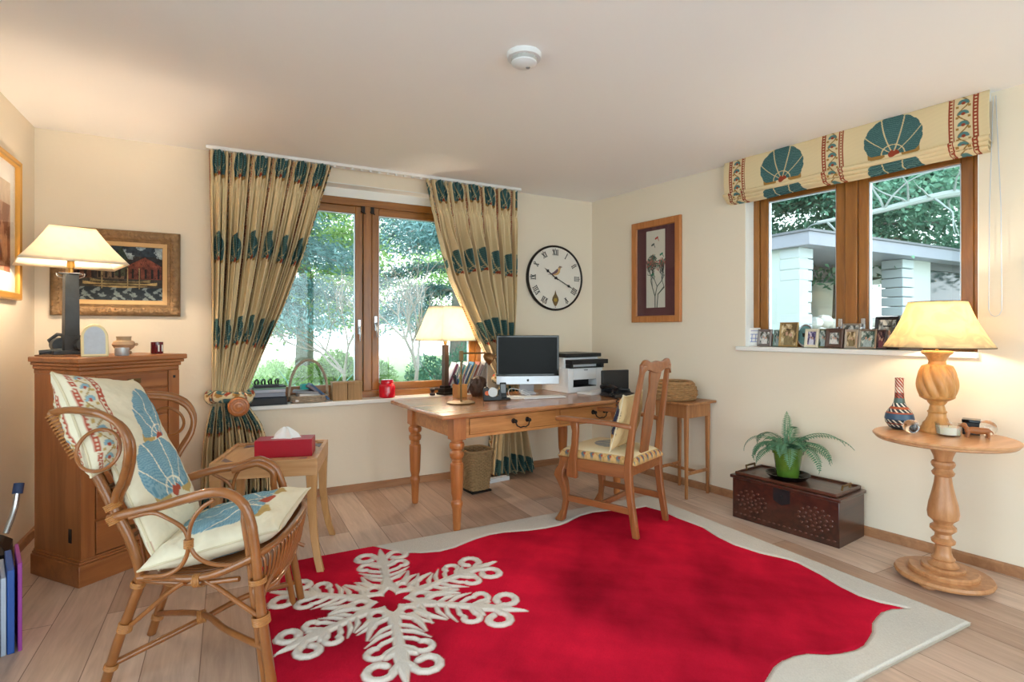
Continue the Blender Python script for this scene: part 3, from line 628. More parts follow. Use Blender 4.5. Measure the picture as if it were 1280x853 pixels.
# ---------------- rug ----------------
RX0, RX1, RY0, RY1 = -2.985, -.345, -3.175, -1.18
def rugmask(X, Y):
    # red field boundary: polygons of the wavy white border, far side / right side / near side
    far = [(-3.1,-1.10),(-2.45,-1.10),(-2.371,-1.215),(-2.28,-1.34),(-2.187,-1.399),(-2.09,-1.43),(-1.997,-1.418),(-1.90,-1.38),(-1.834,-1.357),(-1.74,-1.338),(-1.645,-1.341),(-1.5,-1.385),(-1.384,-1.402),(-1.28,-1.40),(-1.21,-1.382),(-1.13,-1.345),(-1.058,-1.315),(-.95,-1.30),(-.834,-1.318),(-.70,-1.37),(-.54,-1.372)]
    rgt = [(-.54,-1.372),(-.50,-1.50),(-.51,-1.65),(-.495,-1.853),(-.535,-2.0),(-.55,-2.13),(-.52,-2.283),(-.46,-2.40),(-.448,-2.46),(-.477,-2.604),(-.515,-2.72),(-.53,-2.82),(-.51,-2.90),(-.455,-2.985)]
    near = [(-.455,-2.985),(-.52,-2.955),(-.593,-2.95),(-.66,-2.965),(-.719,-2.982),(-.79,-3.02),(-.85,-3.04),(-.92,-3.06),(-.983,-3.062),(-1.05,-3.05),(-1.107,-3.031),(-1.17,-2.99),(-1.23,-2.976),(-1.30,-2.975),(-1.355,-2.985),(-1.472,-3.031),(-1.60,-3.07),(-1.8,-3.05),(-2.0,-3.0),(-2.2,-3.04),(-2.4,-3.3),(-3.1,-3.3)]
    poly = np.array(far+rgt[1:]+near[1:]); ins = np.zeros(X.shape, bool); d = np.full(X.shape, 9.)
    for (xa, ya), (xb, yb) in zip(poly, np.roll(poly, -1, 0)):
        cond = ((ya > Y) != (yb > Y)); ins ^= cond & (X < (xb-xa)*(Y-ya)/(yb-ya+1e-12)+xa)
        dx, dy = xb-xa, yb-ya; t_ = np.clip(((X-xa)*dx+(Y-ya)*dy)/(dx*dx+dy*dy+1e-12), 0, 1); d = np.minimum(d, np.hypot(X-xa-t_*dx, Y-ya-t_*dy))
    return ins, d
def snowdist(X, Y):
    cx, cy = -2.477, -1.848; dist = np.full(X.shape, 9.)
    def seg(A, B, w0, w1):
        nonlocal dist
        dx, dy = B[0]-A[0], B[1]-A[1]; t_ = np.clip(((X-A[0])*dx+(Y-A[1])*dy)/(dx*dx+dy*dy+1e-12), 0, 1)
        dist = np.minimum(dist, np.hypot(X-A[0]-t_*dx, Y-A[1]-t_*dy)-(w0+(w1-w0)*t_))
    for ang, Ls in ((80.5,.62), (14,.64), (-36,.64), (-100,.64), (-158,.55), (144.5,.60)):
        a = R(ang); ex, ey = math.cos(a), math.sin(a); k = Ls/.62
        def P(r_, s_): return (cx+(ex*r_-ey*s_)*k, cy+(ey*r_+ex*s_)*k)
        seg(P(.05,0), P(.19,0), .030, .030); seg(P(.19,0), P(.40,0), .020, .026); seg(P(.40,0), P(.50,0), .034, .026); seg(P(.50,0), P(.545,0), .026, .018); seg(P(.545,0), P(.61,0), .018, .006)
        for sg in (-1, 1):
            # small feathers along the stem, curving outwards
            for r0, ln in ((.205,.105), (.25,.125), (.30,.115)):
                seg(P(r0,0), P(r0+.030,sg*ln*.55), .010, .013); seg(P(r0+.030,sg*ln*.55), P(r0+.085,sg*ln), .013, .004)
            # curls
            def curl(r0, s0, rad, a0, a1, w0, w1, n=9):
                pts = [P(r0+rad*math.cos(a0+(a1-a0)*i/n)*(1-.25*i/n), sg*(s0+rad*math.sin(a0+(a1-a0)*i/n)*(1-.25*i/n))) for i in range(n+1)]
                for i in range(n): seg(pts[i], pts[i+1], w0+(w1-w0)*i/n, w0+(w1-w0)*(i+1)/n)
            seg(P(.36,0), P(.395,sg*.05), .014, .015); curl(.385, .088, .040, R(-70), R(185), .015, .015)
            seg(P(.46,0), P(.505,sg*.035), .018, .018); curl(.50, .085, .052, R(-70), R(225), .018, .018)
            seg(P(.40,sg*.02), P(.43,sg*.055), .02, .012)
            # inner thorn branches pointing between the arms
            seg(P(.10,sg*.05), P(.20,sg*.095), .020, .022); seg(P(.20,sg*.095), P(.285,sg*.115), .018, .006); seg(P(.19,sg*.09), P(.235,sg*.15), .014, .005)
            seg(P(.13,0), P(.18,sg*.075), .018, .012)
    ring = np.abs(np.hypot(X-cx, Y-cy)-.125)-.030; dist = np.minimum(dist, ring)
    rr = np.hypot(X-cx, Y-cy); th = np.arctan2(Y-cy, X-cx)
    star = rr-(.052+.036*np.abs(((th-R(20))/(PI/3)) % 1-.5)*2*1.6)
    dist = np.maximum(np.where(rr < .12, np.minimum(dist, -.001), dist), -star)
    dist = np.where((rr < .14), np.maximum(np.minimum(dist, rr-.14), -star), dist)
    for i in range(6):
        a = R(20+30+60*i); hx, hy = cx+.135*math.cos(a), cy+.135*math.sin(a); dist = np.maximum(dist, -(np.hypot((X-hx), (Y-hy))-.021))
    return dist
nx, ny = 760, 560
X, Y = np.meshgrid(np.linspace(RX0, RX1, nx), np.linspace(RY0, RY1, ny), indexing='ij')
ins, dm = rugmask(X, Y); sd_ = snowdist(X, Y)
red = np.array(lin('#bf1833')); cream = np.array(lin('#ddd5cb')); grey = np.array(lin('#d3cdc4'))
colr = np.where(ins[..., None], red, grey)
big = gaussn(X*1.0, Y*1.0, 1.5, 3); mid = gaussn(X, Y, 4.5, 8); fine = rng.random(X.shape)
colr = colr*np.where(ins[..., None], (1+.30*np.clip(big, -1, 1)+.17*np.clip(mid, -1, 1)+.06*gaussn(X, Y, 14, 2))[..., None], (1+.03*mid)[..., None])  # pile shading of the red field put into the colour as mottling
snow = np.clip(-sd_/.006+.5, 0, 1)*ins; colr = colr*(1-snow[..., None])+cream*snow[..., None]
colr = colr*(.95+.10*fine[..., None])
h = .018+.0015*fine
h = h+.006*np.clip(-sd_/.010, 0, 1)*ins-.006*np.exp(-(sd_/.006)**2)*ins-.008*np.exp(-(dm/.007)**2)
edge = np.minimum(np.minimum(X-RX0, RX1-X), np.minimum(Y-RY0, RY1-Y)); h = h*np.clip(edge/.012, .55, 1)**.5
M['rug'] = vcmat('wool_pile', .95, .5, 380, sheen=0, spec=.03)
rg = thing('rug', 'thick red rug with a wavy grey border and a white snowflake', 'rug')
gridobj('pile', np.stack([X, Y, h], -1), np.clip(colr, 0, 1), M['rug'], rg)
obj('backing', MB().box(RX0+.003, RX1-.003, RY0+.003, RY1-.003, .001, .012), mat('rug_edge', '#b3a898', .95, bump=.5, bscale=300), rg, sm=0)
# ---------------- pine writing desk ----------------
dk = thing('writing_desk', 'antique pine writing desk with turned legs and two drawers under the clock', 'desk', (-2.015, -1.27, 0), 5.3)
DL, DW, DH = 1.66, .86, .745
obj('desk_top', MB().box(0, DL, 0, DW, DH-.026, DH), M['pinetop'], dk, bev=.008)
def turned(x, y, z1, s=1.0):
    m_ = MB(T(x, y, 0)); prof = [(.019,0),(.024,.02),(.029,.14),(.033,.155),(.038,.175),(.036,.19),(.028,.20),(.030,.215),(.036,.24),(.040,.33),(.042,.40),(.041,.425),(.032,.432),(.034,.445),(.030,.452),(.041,.462),(.045,.478),(.044,.492),(.034,.503),(.032,.512),(.044,.522),(.048,.54),(.044,.555),(.034,.562),(.040,.572),(.040,.575)]
    m_.lathe([(r_*s, z_) for r_, z_ in prof], 28); m_.box(-.043, .043, -.043, .043, .575, z1); return m_
for x, y in ((.15,.10), (.15,.76), (1.51,.10), (1.51,.76)): obj('leg', turned(x, y, DH-.026), M['pinez'], dk, bev=.003)
z0, z1 = .585, DH-.026
for xa_ in (.125, 1.52): obj('side_apron', MB().box(xa_, xa_+.015, .143, .717, z0, z1), M['pine'], dk, sm=0)
obj('back_apron', MB().box(.193, 1.467, .765, .785, z0, z1), M['pine'], dk, sm=0)
obj('drawer_rail', MB().box(.193, 1.467, .068, .09, z1-.014, z1).box(.193, 1.467, .068, .09, z0-.004, z0+.014).box(.905, .935, .068, .09, z0+.014, z1-.014).box(.193, .22, .068, .09, z0+.014, z1-.014).box(1.44, 1.467, .068, .09, z0+.014, z1-.014), M['pine'], dk, bev=.001)
for xa, xb, hx in ((.223, .902, .60), (.938, 1.437, 1.29)):
    d = obj('drawer', MB().box(xa, xb, .062, .30, z0+.017, z1-.017), M['pine'], dk, bev=.002)
    hd = MB()
    for sx_ in (-.055, .055): hd.lathe([(.015,0),(.017,.004),(.010,.008),(.008,.018),(.013,.026),(.012,.034),(0,.037)], 14, T(hx+sx_, .062, (z0+z1)/2+.008, 0, 90))
    hd.tube([(hx-.055,.035,.655),(hx-.045,.028,.63),(hx-.02,.026,.618),(hx,.026,.622),(hx+.02,.026,.618),(hx+.045,.028,.63),(hx+.055,.035,.655)], .0045, 8)
    obj('drawer_handle', hd, M['darkmetal'], d)
# ---------------- queen anne elbow chair ----------------
cr = thing('elbow_chair', 'oak elbow chair with vase-shaped splat and cream print seat at the desk', 'chair', (-.904, -1.483, .018), 22.2)
def loft(sects, cap=True):  # sects: list of (cx,cy,z,w,d)
    m_ = MB(); vs = []; n = len(sects)
    for (cx, cy, z, w_, d_) in sects: vs += [(cx-w_/2,cy-d_/2,z),(cx+w_/2,cy-d_/2,z),(cx+w_/2,cy+d_/2,z),(cx-w_/2,cy+d_/2,z)]
    fs = [(i*4+j, i*4+(j+1)%4, (i+1)*4+(j+1)%4, (i+1)*4+j) for i in range(n-1) for j in range(4)]+[(3,2,1,0),((n-1)*4,(n-1)*4+1,(n-1)*4+2,(n-1)*4+3)]
    return m_.add(vs, fs)
for sg in (-1, 1):
    cab_ = [(sg*.238,.262,0,.040,.045),(sg*.236,.262,.012,.052,.060),(sg*.233,.252,.035,.046,.048),(sg*.228,.235,.08,.032,.034),(sg*.225,.225,.14,.036,.038),(sg*.227,.228,.20,.044,.046),(sg*.235,.243,.26,.056,.060),(sg*.242,.258,.30,.062,.070),(sg*.240,.252,.335,.058,.064),(sg*.232,.238,.37,.050,.054),(sg*.228,.232,.42,.050,.05)]
    obj('front_leg', loft(cab_), M['chair'], cr, bev=.010, sm=60)
    xb, xt = sg*.205, (-.185 if sg < 0 else .165)
    rl = [(xb,-.262,0,.034,.038),(xb,-.245,.10,.034,.040),(xb*.995,-.225,.22,.036,.042),(xb*.99,-.212,.34,.038,.046),(xb*.98,-.210,.44,.038,.046),(xb*.965,-.222,.56,.034,.040),(xb*.95,-.240,.70,.032,.036),(xb*.92,-.262,.84,.032,.032),(xt*1.0,-.285,.96,.034,.028),(xt*.98,-.300,1.025,.040,.026)]
    obj('rear_post', loft(rl), M['chair'], cr, bev=.006, sm=60)
    # arm: flat scrolled board, and its support
    ar = [(sg*.203,-.235,.655),(sg*.222,-.12,.668),(sg*.243,0,.672),(sg*.258,.12,.672),(sg*.262,.22,.672),(sg*.258,.275,.668)]
    ws = [.030,.036,.046,.056,.062,.046]; vs = []
    for (x, y, z), w_ in zip(ar, ws): vs += [(x-w_/2,y,z-.014),(x+w_/2,y,z-.014),(x+w_/2,y,z+.014),(x-w_/2,y,z+.014)]
    m_ = MB(); m_.add(vs, [(i*4+j, i*4+(j+1)%4, (i+1)*4+(j+1)%4, (i+1)*4+j) for i in range(5) for j in range(4)]+[(3,2,1,0),(20,21,22,23)])
    obj('arm', m_, M['chairh'], cr, bev=.008, sm=60)
    obj('arm_support', loft([(sg*.252,.160,.30,.030,.075),(sg*.254,.158,.36,.030,.072),(sg*.256,.150,.44,.030,.050),(sg*.258,.135,.52,.030,.042),(sg*.258,.130,.60,.030,.042),(sg*.258,.140,.66,.030,.060)]), M['chair'], cr, bev=.006, sm=60)
    obj('side_stretcher', MB().box(-.011, .011, -.235, .225, .135, .175, T(sg*.215, 0, 0, -sg*1.6)), M['chairh'], cr, bev=.003)
def rail2(pa, pb, z0_, z1_, t_):
    a, b_ = Vector(pa), Vector(pb); d = (b_-a).normalized(); n_ = Vector((-d.y, d.x))*t_/2
    return MB().prism([(a.x+n_.x,a.y+n_.y),(b_.x+n_.x,b_.y+n_.y),(b_.x-n_.x,b_.y-n_.y),(a.x-n_.x,a.y-n_.y)], z0_, z1_)
obj('seat_rail', rail2((-.245,.24), (-.205,-.215), .345, .425, .025), M['chairh'], cr, bev=.003)
obj('seat_rail', rail2((.245,.24), (.205,-.215), .345, .425, .025), M['chairh'], cr, bev=.003)
obj('seat_rail', rail2((-.245,.255), (.245,.255), .345, .425, .025), M['chairh'], cr, bev=.003)
obj('seat_rail', rail2((-.20,-.215), (.20,-.215), .36, .425, .025), M['chairh'], cr, bev=.003)
obj('cross_stretcher', MB().box(-.205, .205, -.035, -.013, .140, .172), M['chairh'], cr, bev=.003)
# splat and crest: shaped boards following the lean of the back
def backy(z): return -.210-.090*max(0, (z-.43)/.6)**1.15
def board(prof, th=.014, yo=0):   # prof: (z, x0, x1)
    m_ = MB(); vs = []
    for z, xa, xb_ in prof:
        y = backy(z)+yo; vs += [(xa,y-th/2,z),(xb_,y-th/2,z),(xb_,y+th/2,z),(xa,y+th/2,z)]
    n = len(prof); return m_.add(vs, [(i*4+j, i*4+(j+1)%4, (i+1)*4+(j+1)%4, (i+1)*4+j) for i in range(n-1) for j in range(4)]+[(3,2,1,0),((n-1)*4,(n-1)*4+1,(n-1)*4+2,(n-1)*4+3)])
def hw(z):
    tb = [(.42,.062),(.46,.055),(.50,.050),(.56,.056),(.64,.064),(.72,.066),(.78,.062),(.83,.052),(.87,.050),(.91,.058),(.94,.070),(.985,.078)]
    return float(np.interp(z, [a for a, _ in tb], [b_ for _, b_ in tb]))
obj('splat', board([(z, -.01-hw(z), -.01+hw(z)) for z in np.linspace(.42, .985, 30)]), M['chair'], cr, bev=.002, sm=50)
m_ = MB(); xs = np.linspace(-.212, .192, 41); vs = []
for x in xs:
    t_ = (x+.01)/.202; top = 1.052+.018*math.cos(t_*PI*1.0)*0-.012*math.exp(-(t_/.22)**2)*-1
    top = 1.045+.022*math.exp(-((abs(t_)-.72)/.24)**2)-.006+.010*math.exp(-(t_/.25)**2)-.05*max(0, abs(t_)-.86)**1*2
    bot = .985+.014*math.exp(-((abs(t_)-.62)/.22)**2)-.012*math.exp(-(t_/.3)**2)-.035*max(0, abs(t_)-.82)*4
    y = backy((top+bot)/2)
    vs += [(x,y-.013,bot),(x,y+.013,bot),(x,y+.009,top),(x,y-.009,top)]
n = len(xs); m_.add(vs, [(i*4+j, i*4+(j+1)%4, (i+1)*4+(j+1)%4, (i+1)*4+j) for i in range(n-1) for j in range(4)]+[(3,2,1,0),((n-1)*4,(n-1)*4+1,(n-1)*4+2,(n-1)*4+3)])
obj('crest_rail', m_, M['chairh'], cr, bev=.004, sm=50)
# print-covered seat pad
def pillow(name, w_, d_, t_, colf, m, parent=None, corner=.10, n=90, bulge=.48, ed=.12, wr=.004, seed=0, pipe=None, colf2=None):
    """closed cushion: local x width, y depth, z thickness"""
    g = np.linspace(-1, 1, n); g = np.sign(g)*np.abs(g)**.85
    A, B = np.meshgrid(g, g, indexing='ij')
    xx = A*w_/2*(1-corner*.5*(1-np.abs(A)**2)*0-corner*(1-B**2)*0); 
    xx = A*(w_/2)*(1-corner*(1-B**4)*np.abs(A)); yy = B*(d_/2)*(1-corner*(1-A**4)*np.abs(B))
    prof = ((1-np.abs(A)**2.6)*(1-np.abs(B)**2.6)); prof = np.clip(prof, 0, 1)**bulge
    wrn = wr*gaussn(A*1.1, B*1.1, 3.3, seed)*np.clip(prof*2, 0, 1)
    top = prof*t_/2+wrn; bot = -prof*t_/2+wrn*.5
    colf2 = colf2 or colf
    V_ = np.concatenate([np.stack([xx, yy, top], -1).reshape(-1, 3), np.stack([xx, yy, bot], -1).reshape(-1, 3)])
    idx = np.arange(n*n).reshape(n, n); q = np.stack([idx[:-1,:-1], idx[1:,:-1], idx[1:,1:], idx[:-1,1:]], -1).reshape(-1, 4)
    q = np.concatenate([q, q[:, ::-1]+n*n]); me = bpy.data.meshes.new(name)
    ex = t_*.45*(1-prof); uu = xx+np.sign(A)*ex*np.abs(A)**3; vv = yy+np.sign(B)*ex*np.abs(B)**3
    cc = colf(uu, vv); cb = colf2(uu, vv)
    setmesh(me, V_, q, np.concatenate([cc.reshape(-1, 3), cb.reshape(-1, 3)]))
    me.materials.append(m); bm = bmesh.new(); bm.from_mesh(me); bmesh.ops.remove_doubles(bm, verts=bm.verts, dist=1e-5); bm.to_mesh(me); bm.free()
    o = bpy.data.objects.new(name, me); COL.objects.link(o)
    if parent is not None: o.parent = parent
    if pipe:
        e = [(xx[i, 0], yy[i, 0], 0) for i in range(n)]+[(xx[-1, j], yy[-1, j], 0) for j in range(1, n)]+[(xx[i, -1], yy[i, -1], 0) for i in range(n-2, -1, -1)]+[(xx[0, j], yy[0, j], 0) for j in range(n-2, 0, -1)]
        obj('piping', MB().tube(e[::2], .0042, 6, closed=True), pipe, o)
    return o
M['pipe'] = mat('piping_cream', '#d9cdae', .85)
n = 120; A, B = np.meshgrid(np.linspace(-1, 1, n), np.linspace(-1, 1, n), indexing='ij')
hwid = .222+.030*B; xx = A*hwid; yy = B*.262+.012
pr_ = np.clip((1-np.abs(A)**7)*(1-np.abs(B)**7), 0, 1)**.45; zt = .425+.062*pr_+.010*(1-A**2)*(1-B**2)
side = pr_ < .9
PAD = dict(PAL1, base='#e3d3ae', teal='#8f9aa6', teal2='#a9a79a', red='#b06a48', och='#c09a5e', rib='#e3d3ae')
cc = fabric(xx+.31, yy*1.0+.30-.02, PAD, P=.62, Q=.9, shell=.11)
ce = fabric((zt-.425)*1.3+.0, np.where(np.abs(A) > np.abs(B), yy, xx)*1.0+.2, PAL1)
edge_ = (np.maximum(np.abs(A), np.abs(B)) > .90)
cc = np.where(edge_[..., None], fabric(.004+(1-np.maximum(np.abs(A), np.abs(B)))*.6-.03, np.where(np.abs(A) > np.abs(B), yy, xx)*1.0, dict(PAD, base='#d2ab72', teal='#5f7076', red='#a5492c')), cc)
sp = gridobj('seat_pad', np.stack([xx, yy, zt], -1), cc, M['fab2'], cr, solid=.004)
# ---------------- cushions helper for side cushion on elbow chair ----------------
def cush(name, label, w_, d_, t_, colf, X, **k):
    o = pillow(name, w_, d_, t_, colf, M['fab2'], None, pipe=M['pipe'], **k); o.matrix_world = X; return tag(o, label, 'cushion')
CX_ = T(-.904, -1.483, .018, 22.2)
needle = lambda x, y: np.clip(fabric(x*.9+.31, y*.9+.30, dict(PAL1, base='#d9c397', teal='#3b3d52', teal2='#24293f', red='#a3543a'), P=.44, Q=.5, shell=.12), 0, 1)
cush('scatter_cushion', 'square cream needlework cushion leaning against the splat of the elbow chair', .36, .36, .11, lambda x, y: np.broadcast_to(np.array(lin('#cdb384')), x.shape+(3,)).copy(), CX_ @ T(-.045,-.115,.672) @ Matrix.Rotation(R(8), 4, 'Z') @ Matrix.Rotation(R(104), 4, 'X'), seed=3, colf2=needle)
# ---------------- small side table with bowl basket ----------------
st = thing('side_table', 'small oak side table with slim tapered legs against the right wall', 'table'); st.matrix_world = WR @ T(1.19, -.18, 0)
for x in (-.13, .13):
    for y in (-.13, .13): obj('leg', MB().taper((x,y),.018,.018,0,.70,.030,.030), M['smalld'], st, bev=.002)
obj('table_top', MB().box(-.20, .185, -.185, .165, .70, .718), M['smalld'], st, bev=.005)
for q_ in ((-.12,.12,-.142,-.126),(-.12,.12,.126,.142),(-.142,-.126,-.12,.12),(.126,.142,-.12,.12)): obj('apron', MB().box(*q_, .60, .70), M['smalld'], st, sm=0)
obj('stretcher', MB().box(-.008, .008, -.125, .125, .175, .197, T(.13,0,0)).box(-.008, .008, -.125, .125, .175, .197, T(-.13,0,0)).box(-.125, .125, -.008, .008, .175, .197), M['smalld'], st, bev=.002)
def weave(prof, k=30, turns=14, r=.006, amp=.006, sx_=1, sy_=1, m_=None):
    """woven strands round vertical stakes; prof(z01)->(radius,z)"""
    m_ = m_ or MB()
    for t in range(turns):
        f = (t+.5)/turns; rad, z = prof(f); seg = k*4
        m_.tube([((rad+amp*math.sin(k/2*2*PI*i/seg+PI*t))*math.cos(2*PI*i/seg)*sx_, (rad+amp*math.sin(k/2*2*PI*i/seg+PI*t))*math.sin(2*PI*i/seg)*sy_, z) for i in range(seg)], r, 5, True)
    return m_
def stakes(prof, k, r, sx_=1, sy_=1):
    m_ = MB()
    for i in range(k):
        a = 2*PI*i/k; m_.tube([(prof(f)[0]*math.cos(a)*sx_, prof(f)[0]*math.sin(a)*sy_, prof(f)[1]) for f in np.linspace(0, 1, 6)], r, 5)
    return m_
wb = thing('wicker_bowl', 'low oval wicker bowl on the small side table behind the elbow chair', 'basket'); wb.matrix_world = WR @ T(1.13, -.22, .719)
pf = lambda f: (.135+.035*math.sin(PI*min(f*.75+.2, 1)), .006+f*.125)
obj('weaving', weave(pf, 26, 9, .009, .008), M['wicker'], wb); obj('rim', MB().torus((0,0,.132), pf(1)[0], .012, 40, 8), M['wicker'], wb)
s_ = obj('stakes', stakes(pf, 26, .005), M['wicker'], wb); obj('base', MB().lathe([(0,.001),(.15,.001),(.15,.012),(0,.012)], 32), M['wicker'], wb)
# waste basket
bk = thing('waste_basket', 'woven seagrass waste basket under the desk', 'basket', (-1.415, -.415, 0), 8); bk.scale = (.9,.9,1)
pf = lambda f: (.092+.03*f, .02+f*.30)
def sqweave(k, turns, r, amp):
    m_ = MB()
    for t in range(turns):
        f = (t+.5)/turns; rad, z = pf(f); seg = k*4; pts = []
        for i in range(seg):
            a = 2*PI*i/seg; q = 1/(abs(math.cos(a))**4+abs(math.sin(a))**4)**.25; rr = rad*q+amp*math.sin(k/2*a+PI*t); pts.append((rr*math.cos(a), rr*math.sin(a), z))
        m_.tube(pts, r, 5, True)
    return m_
obj('weaving', sqweave(36, 26, .0062, .004), M['wick2'], bk)
obj('rim', MB().tube([(.124/(abs(math.cos(a))**4+abs(math.sin(a))**4)**.25*math.cos(a), .124/(abs(math.cos(a))**4+abs(math.sin(a))**4)**.25*math.sin(a), .322) for a in [2*PI*i/48 for i in range(48)]], .009, 8, True), M['wick2'], bk)
obj('base', MB().box(-.10, .10, -.10, .10, 0, .016), M['darkmetal'], bk, bev=.012)
one('power_strip', MB().box(-.11, .11, -.028, .028, 0, .032).box(-.09,-.05,-.015,.015,.032,.036).box(-.02,.02,-.015,.015,.032,.036).box(.05,.09,-.015,.015,.032,.036), M['plastic'], 'white multi-socket power strip lying on the floor under the desk', 'power strip', (-1.16, -.265, 0), 8, bev=.004)
# ---------------- oak chest, tray, fern ----------------
cs = thing('blanket_box', 'dark carved oak chest on the floor below the right-hand window', 'chest'); cs.matrix_world = WR @ T(2.065, -.20, 0)
L2, W2 = .335, .165
obj('body', MB().box(-L2, L2, -W2, W2, .0, .265), M['dark'], cs, bev=.004)
obj('lid', MB().box(-L2-.012, L2+.012, -W2-.014, W2, .265, .287), M['dark'], cs, bev=.005)
lk = MB().prism([(-.052,.262),(.052,.262),(.052,.185),(.03,.175),(0,.162),(-.03,.175),(-.052,.185)], 0, .003, Matrix(((1,0,0,0),(0,0,-1,-W2),(0,1,0,0),(0,0,0,1)))); lk.lathe([(.009,0),(.009,.005),(0,.006)], 12, T(0,-W2-.003,.215,0,90))
obj('lock_plate', lk, M['black'], cs, sm=0)
cvm = mat('chest_carving', '#5a2f20', .35, coat=.3)
for cx_ in (-.20, .20):
    cv = MB()
    for ring, k in ((0,1), (.022,6), (.045,10), (.066,14)):
        for i in range(k):
            a = 2*PI*i/k+ring*30; px_, pz_ = cx_+ring*1.45*math.cos(a), .135+ring*math.sin(a)
            cv.ball((px_, -W2-.001, pz_), .0085, 6, 4, (1.2,.5,.9))
    obj('carved_rosette', cv, cvm, cs)
cv = MB()
for i in range(20): cv.ball((-.31+i*.0326, -W2-.001, .035), .007, 6, 4, (1.4,.45,.8))
obj('carved_border', cv, cvm, cs)
ty = thing('wooden_tray', 'shallow dark wooden tray with two bar handles on top of the oak chest', 'tray'); ty.matrix_world = WR @ T(2.065, -.20, .288)
m_ = MB().box(-.315, .315, -.155, .155, .0, .008).box(-.32, .32, -.16, -.150, 0, .02).box(-.32, .32, .150, .16, 0, .02).box(-.32, -.31, -.15, .15, 0, .02).box(.31, .32, -.15, .15, 0, .02)
obj('tray_base', m_, wood('tray_wood', '#5d3423', '#351a10', 'X', .3, 3, .4), ty, bev=.003)
for sx_ in (-1, 1): obj('handle', MB().tube([(sx_*.30,-.05,.02),(sx_*.305,-.052,.045),(sx_*.305,.052,.045),(sx_*.30,.05,.02)], .0065, 8), M['antbrass'], ty)
so = one('plant_saucer', MB().lathe([(.0,.0),(.085,.0),(.106,.022),(.110,.030),(.105,.030),(.098,.020),(.082,.008),(0,.007)], 48), M['blackg'], 'glossy black saucer under the green fern pot', 'saucer')
so.matrix_world = WR @ T(2.02, -.205, .297) @ Matrix.Diagonal((1.2,1.2,1.1,1))
pt = thing('potted_fern', 'fern with arching fronds in a green glazed pot on the chest', 'plant'); pt.matrix_world = WR @ T(2.02, -.205, .307) @ Matrix.Scale(1.3, 4)
obj('pot', MB().lathe([(.0,0),(.050,0),(.056,.05),(.066,.115),(.072,.118),(.076,.150),(.071,.152),(.066,.148),(.062,.13),(0,.128)], 40), mat('green_glaze', '#587f2c', .25, noise=.35, nscale=18, coat=.5), pt)
obj('soil', MB().lathe([(0,.128),(.062,.129),(.062,.134),(0,.140)], 24), mat('soil', '#33241a', .95), pt)
leafm = mat('fern_leaf', '#558563', .6, noise=.35, nscale=14)
def frond(L_, az, up, droop, curl=0, seed=0, wid=.030):
    wid *= 1.45; L_ *= .92
    m_ = MB(); rr = random.Random(seed); pts = []; p = Vector((0, 0, .13)); el = up; n = 26
    for i in range(n+1):
        pts.append(p.copy()); el -= droop/n*(.5+i/n)
        a = az+curl*i/n; p = p+Vector((math.cos(a)*math.cos(el), math.sin(a)*math.cos(el), math.sin(el)))*L_/n
    m_.tube(pts, [.0022*(1-.7*i/n)+.0004 for i in range(n+1)], 5)
    for i in range(4, n):
        t = (pts[i+1]-pts[i]).normalized(); s = t.cross(Vector((0,0,1))); s = s.normalized() if s.length > .05 else Vector((math.sin(az),-math.cos(az),0)); nrm = s.cross(t)
        w_ = wid*math.sin(PI*min(1, (i/n)**.8*.98+.06))**.7+.003
        for sg in (-1, 1):
            for h_ in (0,):
                o_ = pts[i]+t*(L_/n*h_); tip = o_+s*sg*w_*rr.uniform(.85,1.1)+t*w_*.35-nrm*w_*.18; md = o_+(tip-o_)*.4+t*.0042; md2 = o_+(tip-o_)*.4-t*.0042
                m_.add([o_, md, tip, md2+nrm*.001], [(0,1,2,3)])
    return m_
for i, (L_, az, up, dr, cu, w_) in enumerate([(.30,200,55,150,.2,.030),(.27,225,50,165,.3,.028),(.29,170,60,150,-.2,.028),(.24,120,85,60,0,.018),(.25,95,75,120,.4,.024),(.22,60,72,210,.8,.026),(.36,12,52,105,.15,.026),(.31,-5,48,125,-.2,.028),(.30,-22,42,150,.1,.030),(.33,25,60,120,.2,.024),(.26,-60,35,120,0,.026),(.25,-110,30,110,0,.026),(.24,-140,45,150,0,.026),(.28,35,45,150,0,.028),(.22,140,50,140,0,.026),(.2,-85,60,160,.3,.024),(.17,60,70,120,.2,.026),(.16,200,72,130,0,.026),(.16,-20,70,140,0,.026),(.17,-120,60,150,.2,.026),(.26,5,38,120,.1,.028),(.25,185,38,140,-.1,.028)]):
    obj('frond', frond(L_, R(az), R(up), R(dr), cu, i, w_), leafm, pt, sm=0)
# ---------------- rattan armchair ----------------
OC = Vector((-3.20, -1.88, 0)); CHX = Matrix.Translation(OC) @ Matrix.Rotation(math.atan2(-.319, .948), 4, 'Z')   # local +x forward, +y away from the camera
ra = thing('rattan_armchair', 'winged rattan armchair with curved arms beside the cabinet', 'armchair'); ra.matrix_world = CHX
def smooth(pts, n=8):   # Catmull-Rom
    P_ = [Vector(p) for p in pts]; P_ = [P_[0]*2-P_[1]]+P_+[P_[-1]*2-P_[-2]]; out = []
    for i in range(1, len(P_)-2):
        for k in range(n):
            t = k/n; a, b_, c, d = P_[i-1:i+3]
            out.append(.5*((2*b_)+(c-a)*t+(2*a-5*b_+4*c-d)*t*t+(3*b_-a-3*c+d)*t**3))
    out.append(P_[-2]); return out
def caneobj(name, pts, r, parent=ra, closed=False, k=10, n=8, m_=None):
    sp_ = smooth(pts, n); rr = [r*(1+.06*(1 if (i % 9) == 4 else 0)) for i in range(len(sp_))]
    mb = m_ or MB(); mb.tube(sp_, rr, k); return obj(name, mb, M['cane'], parent, sm=60) if m_ is None else mb
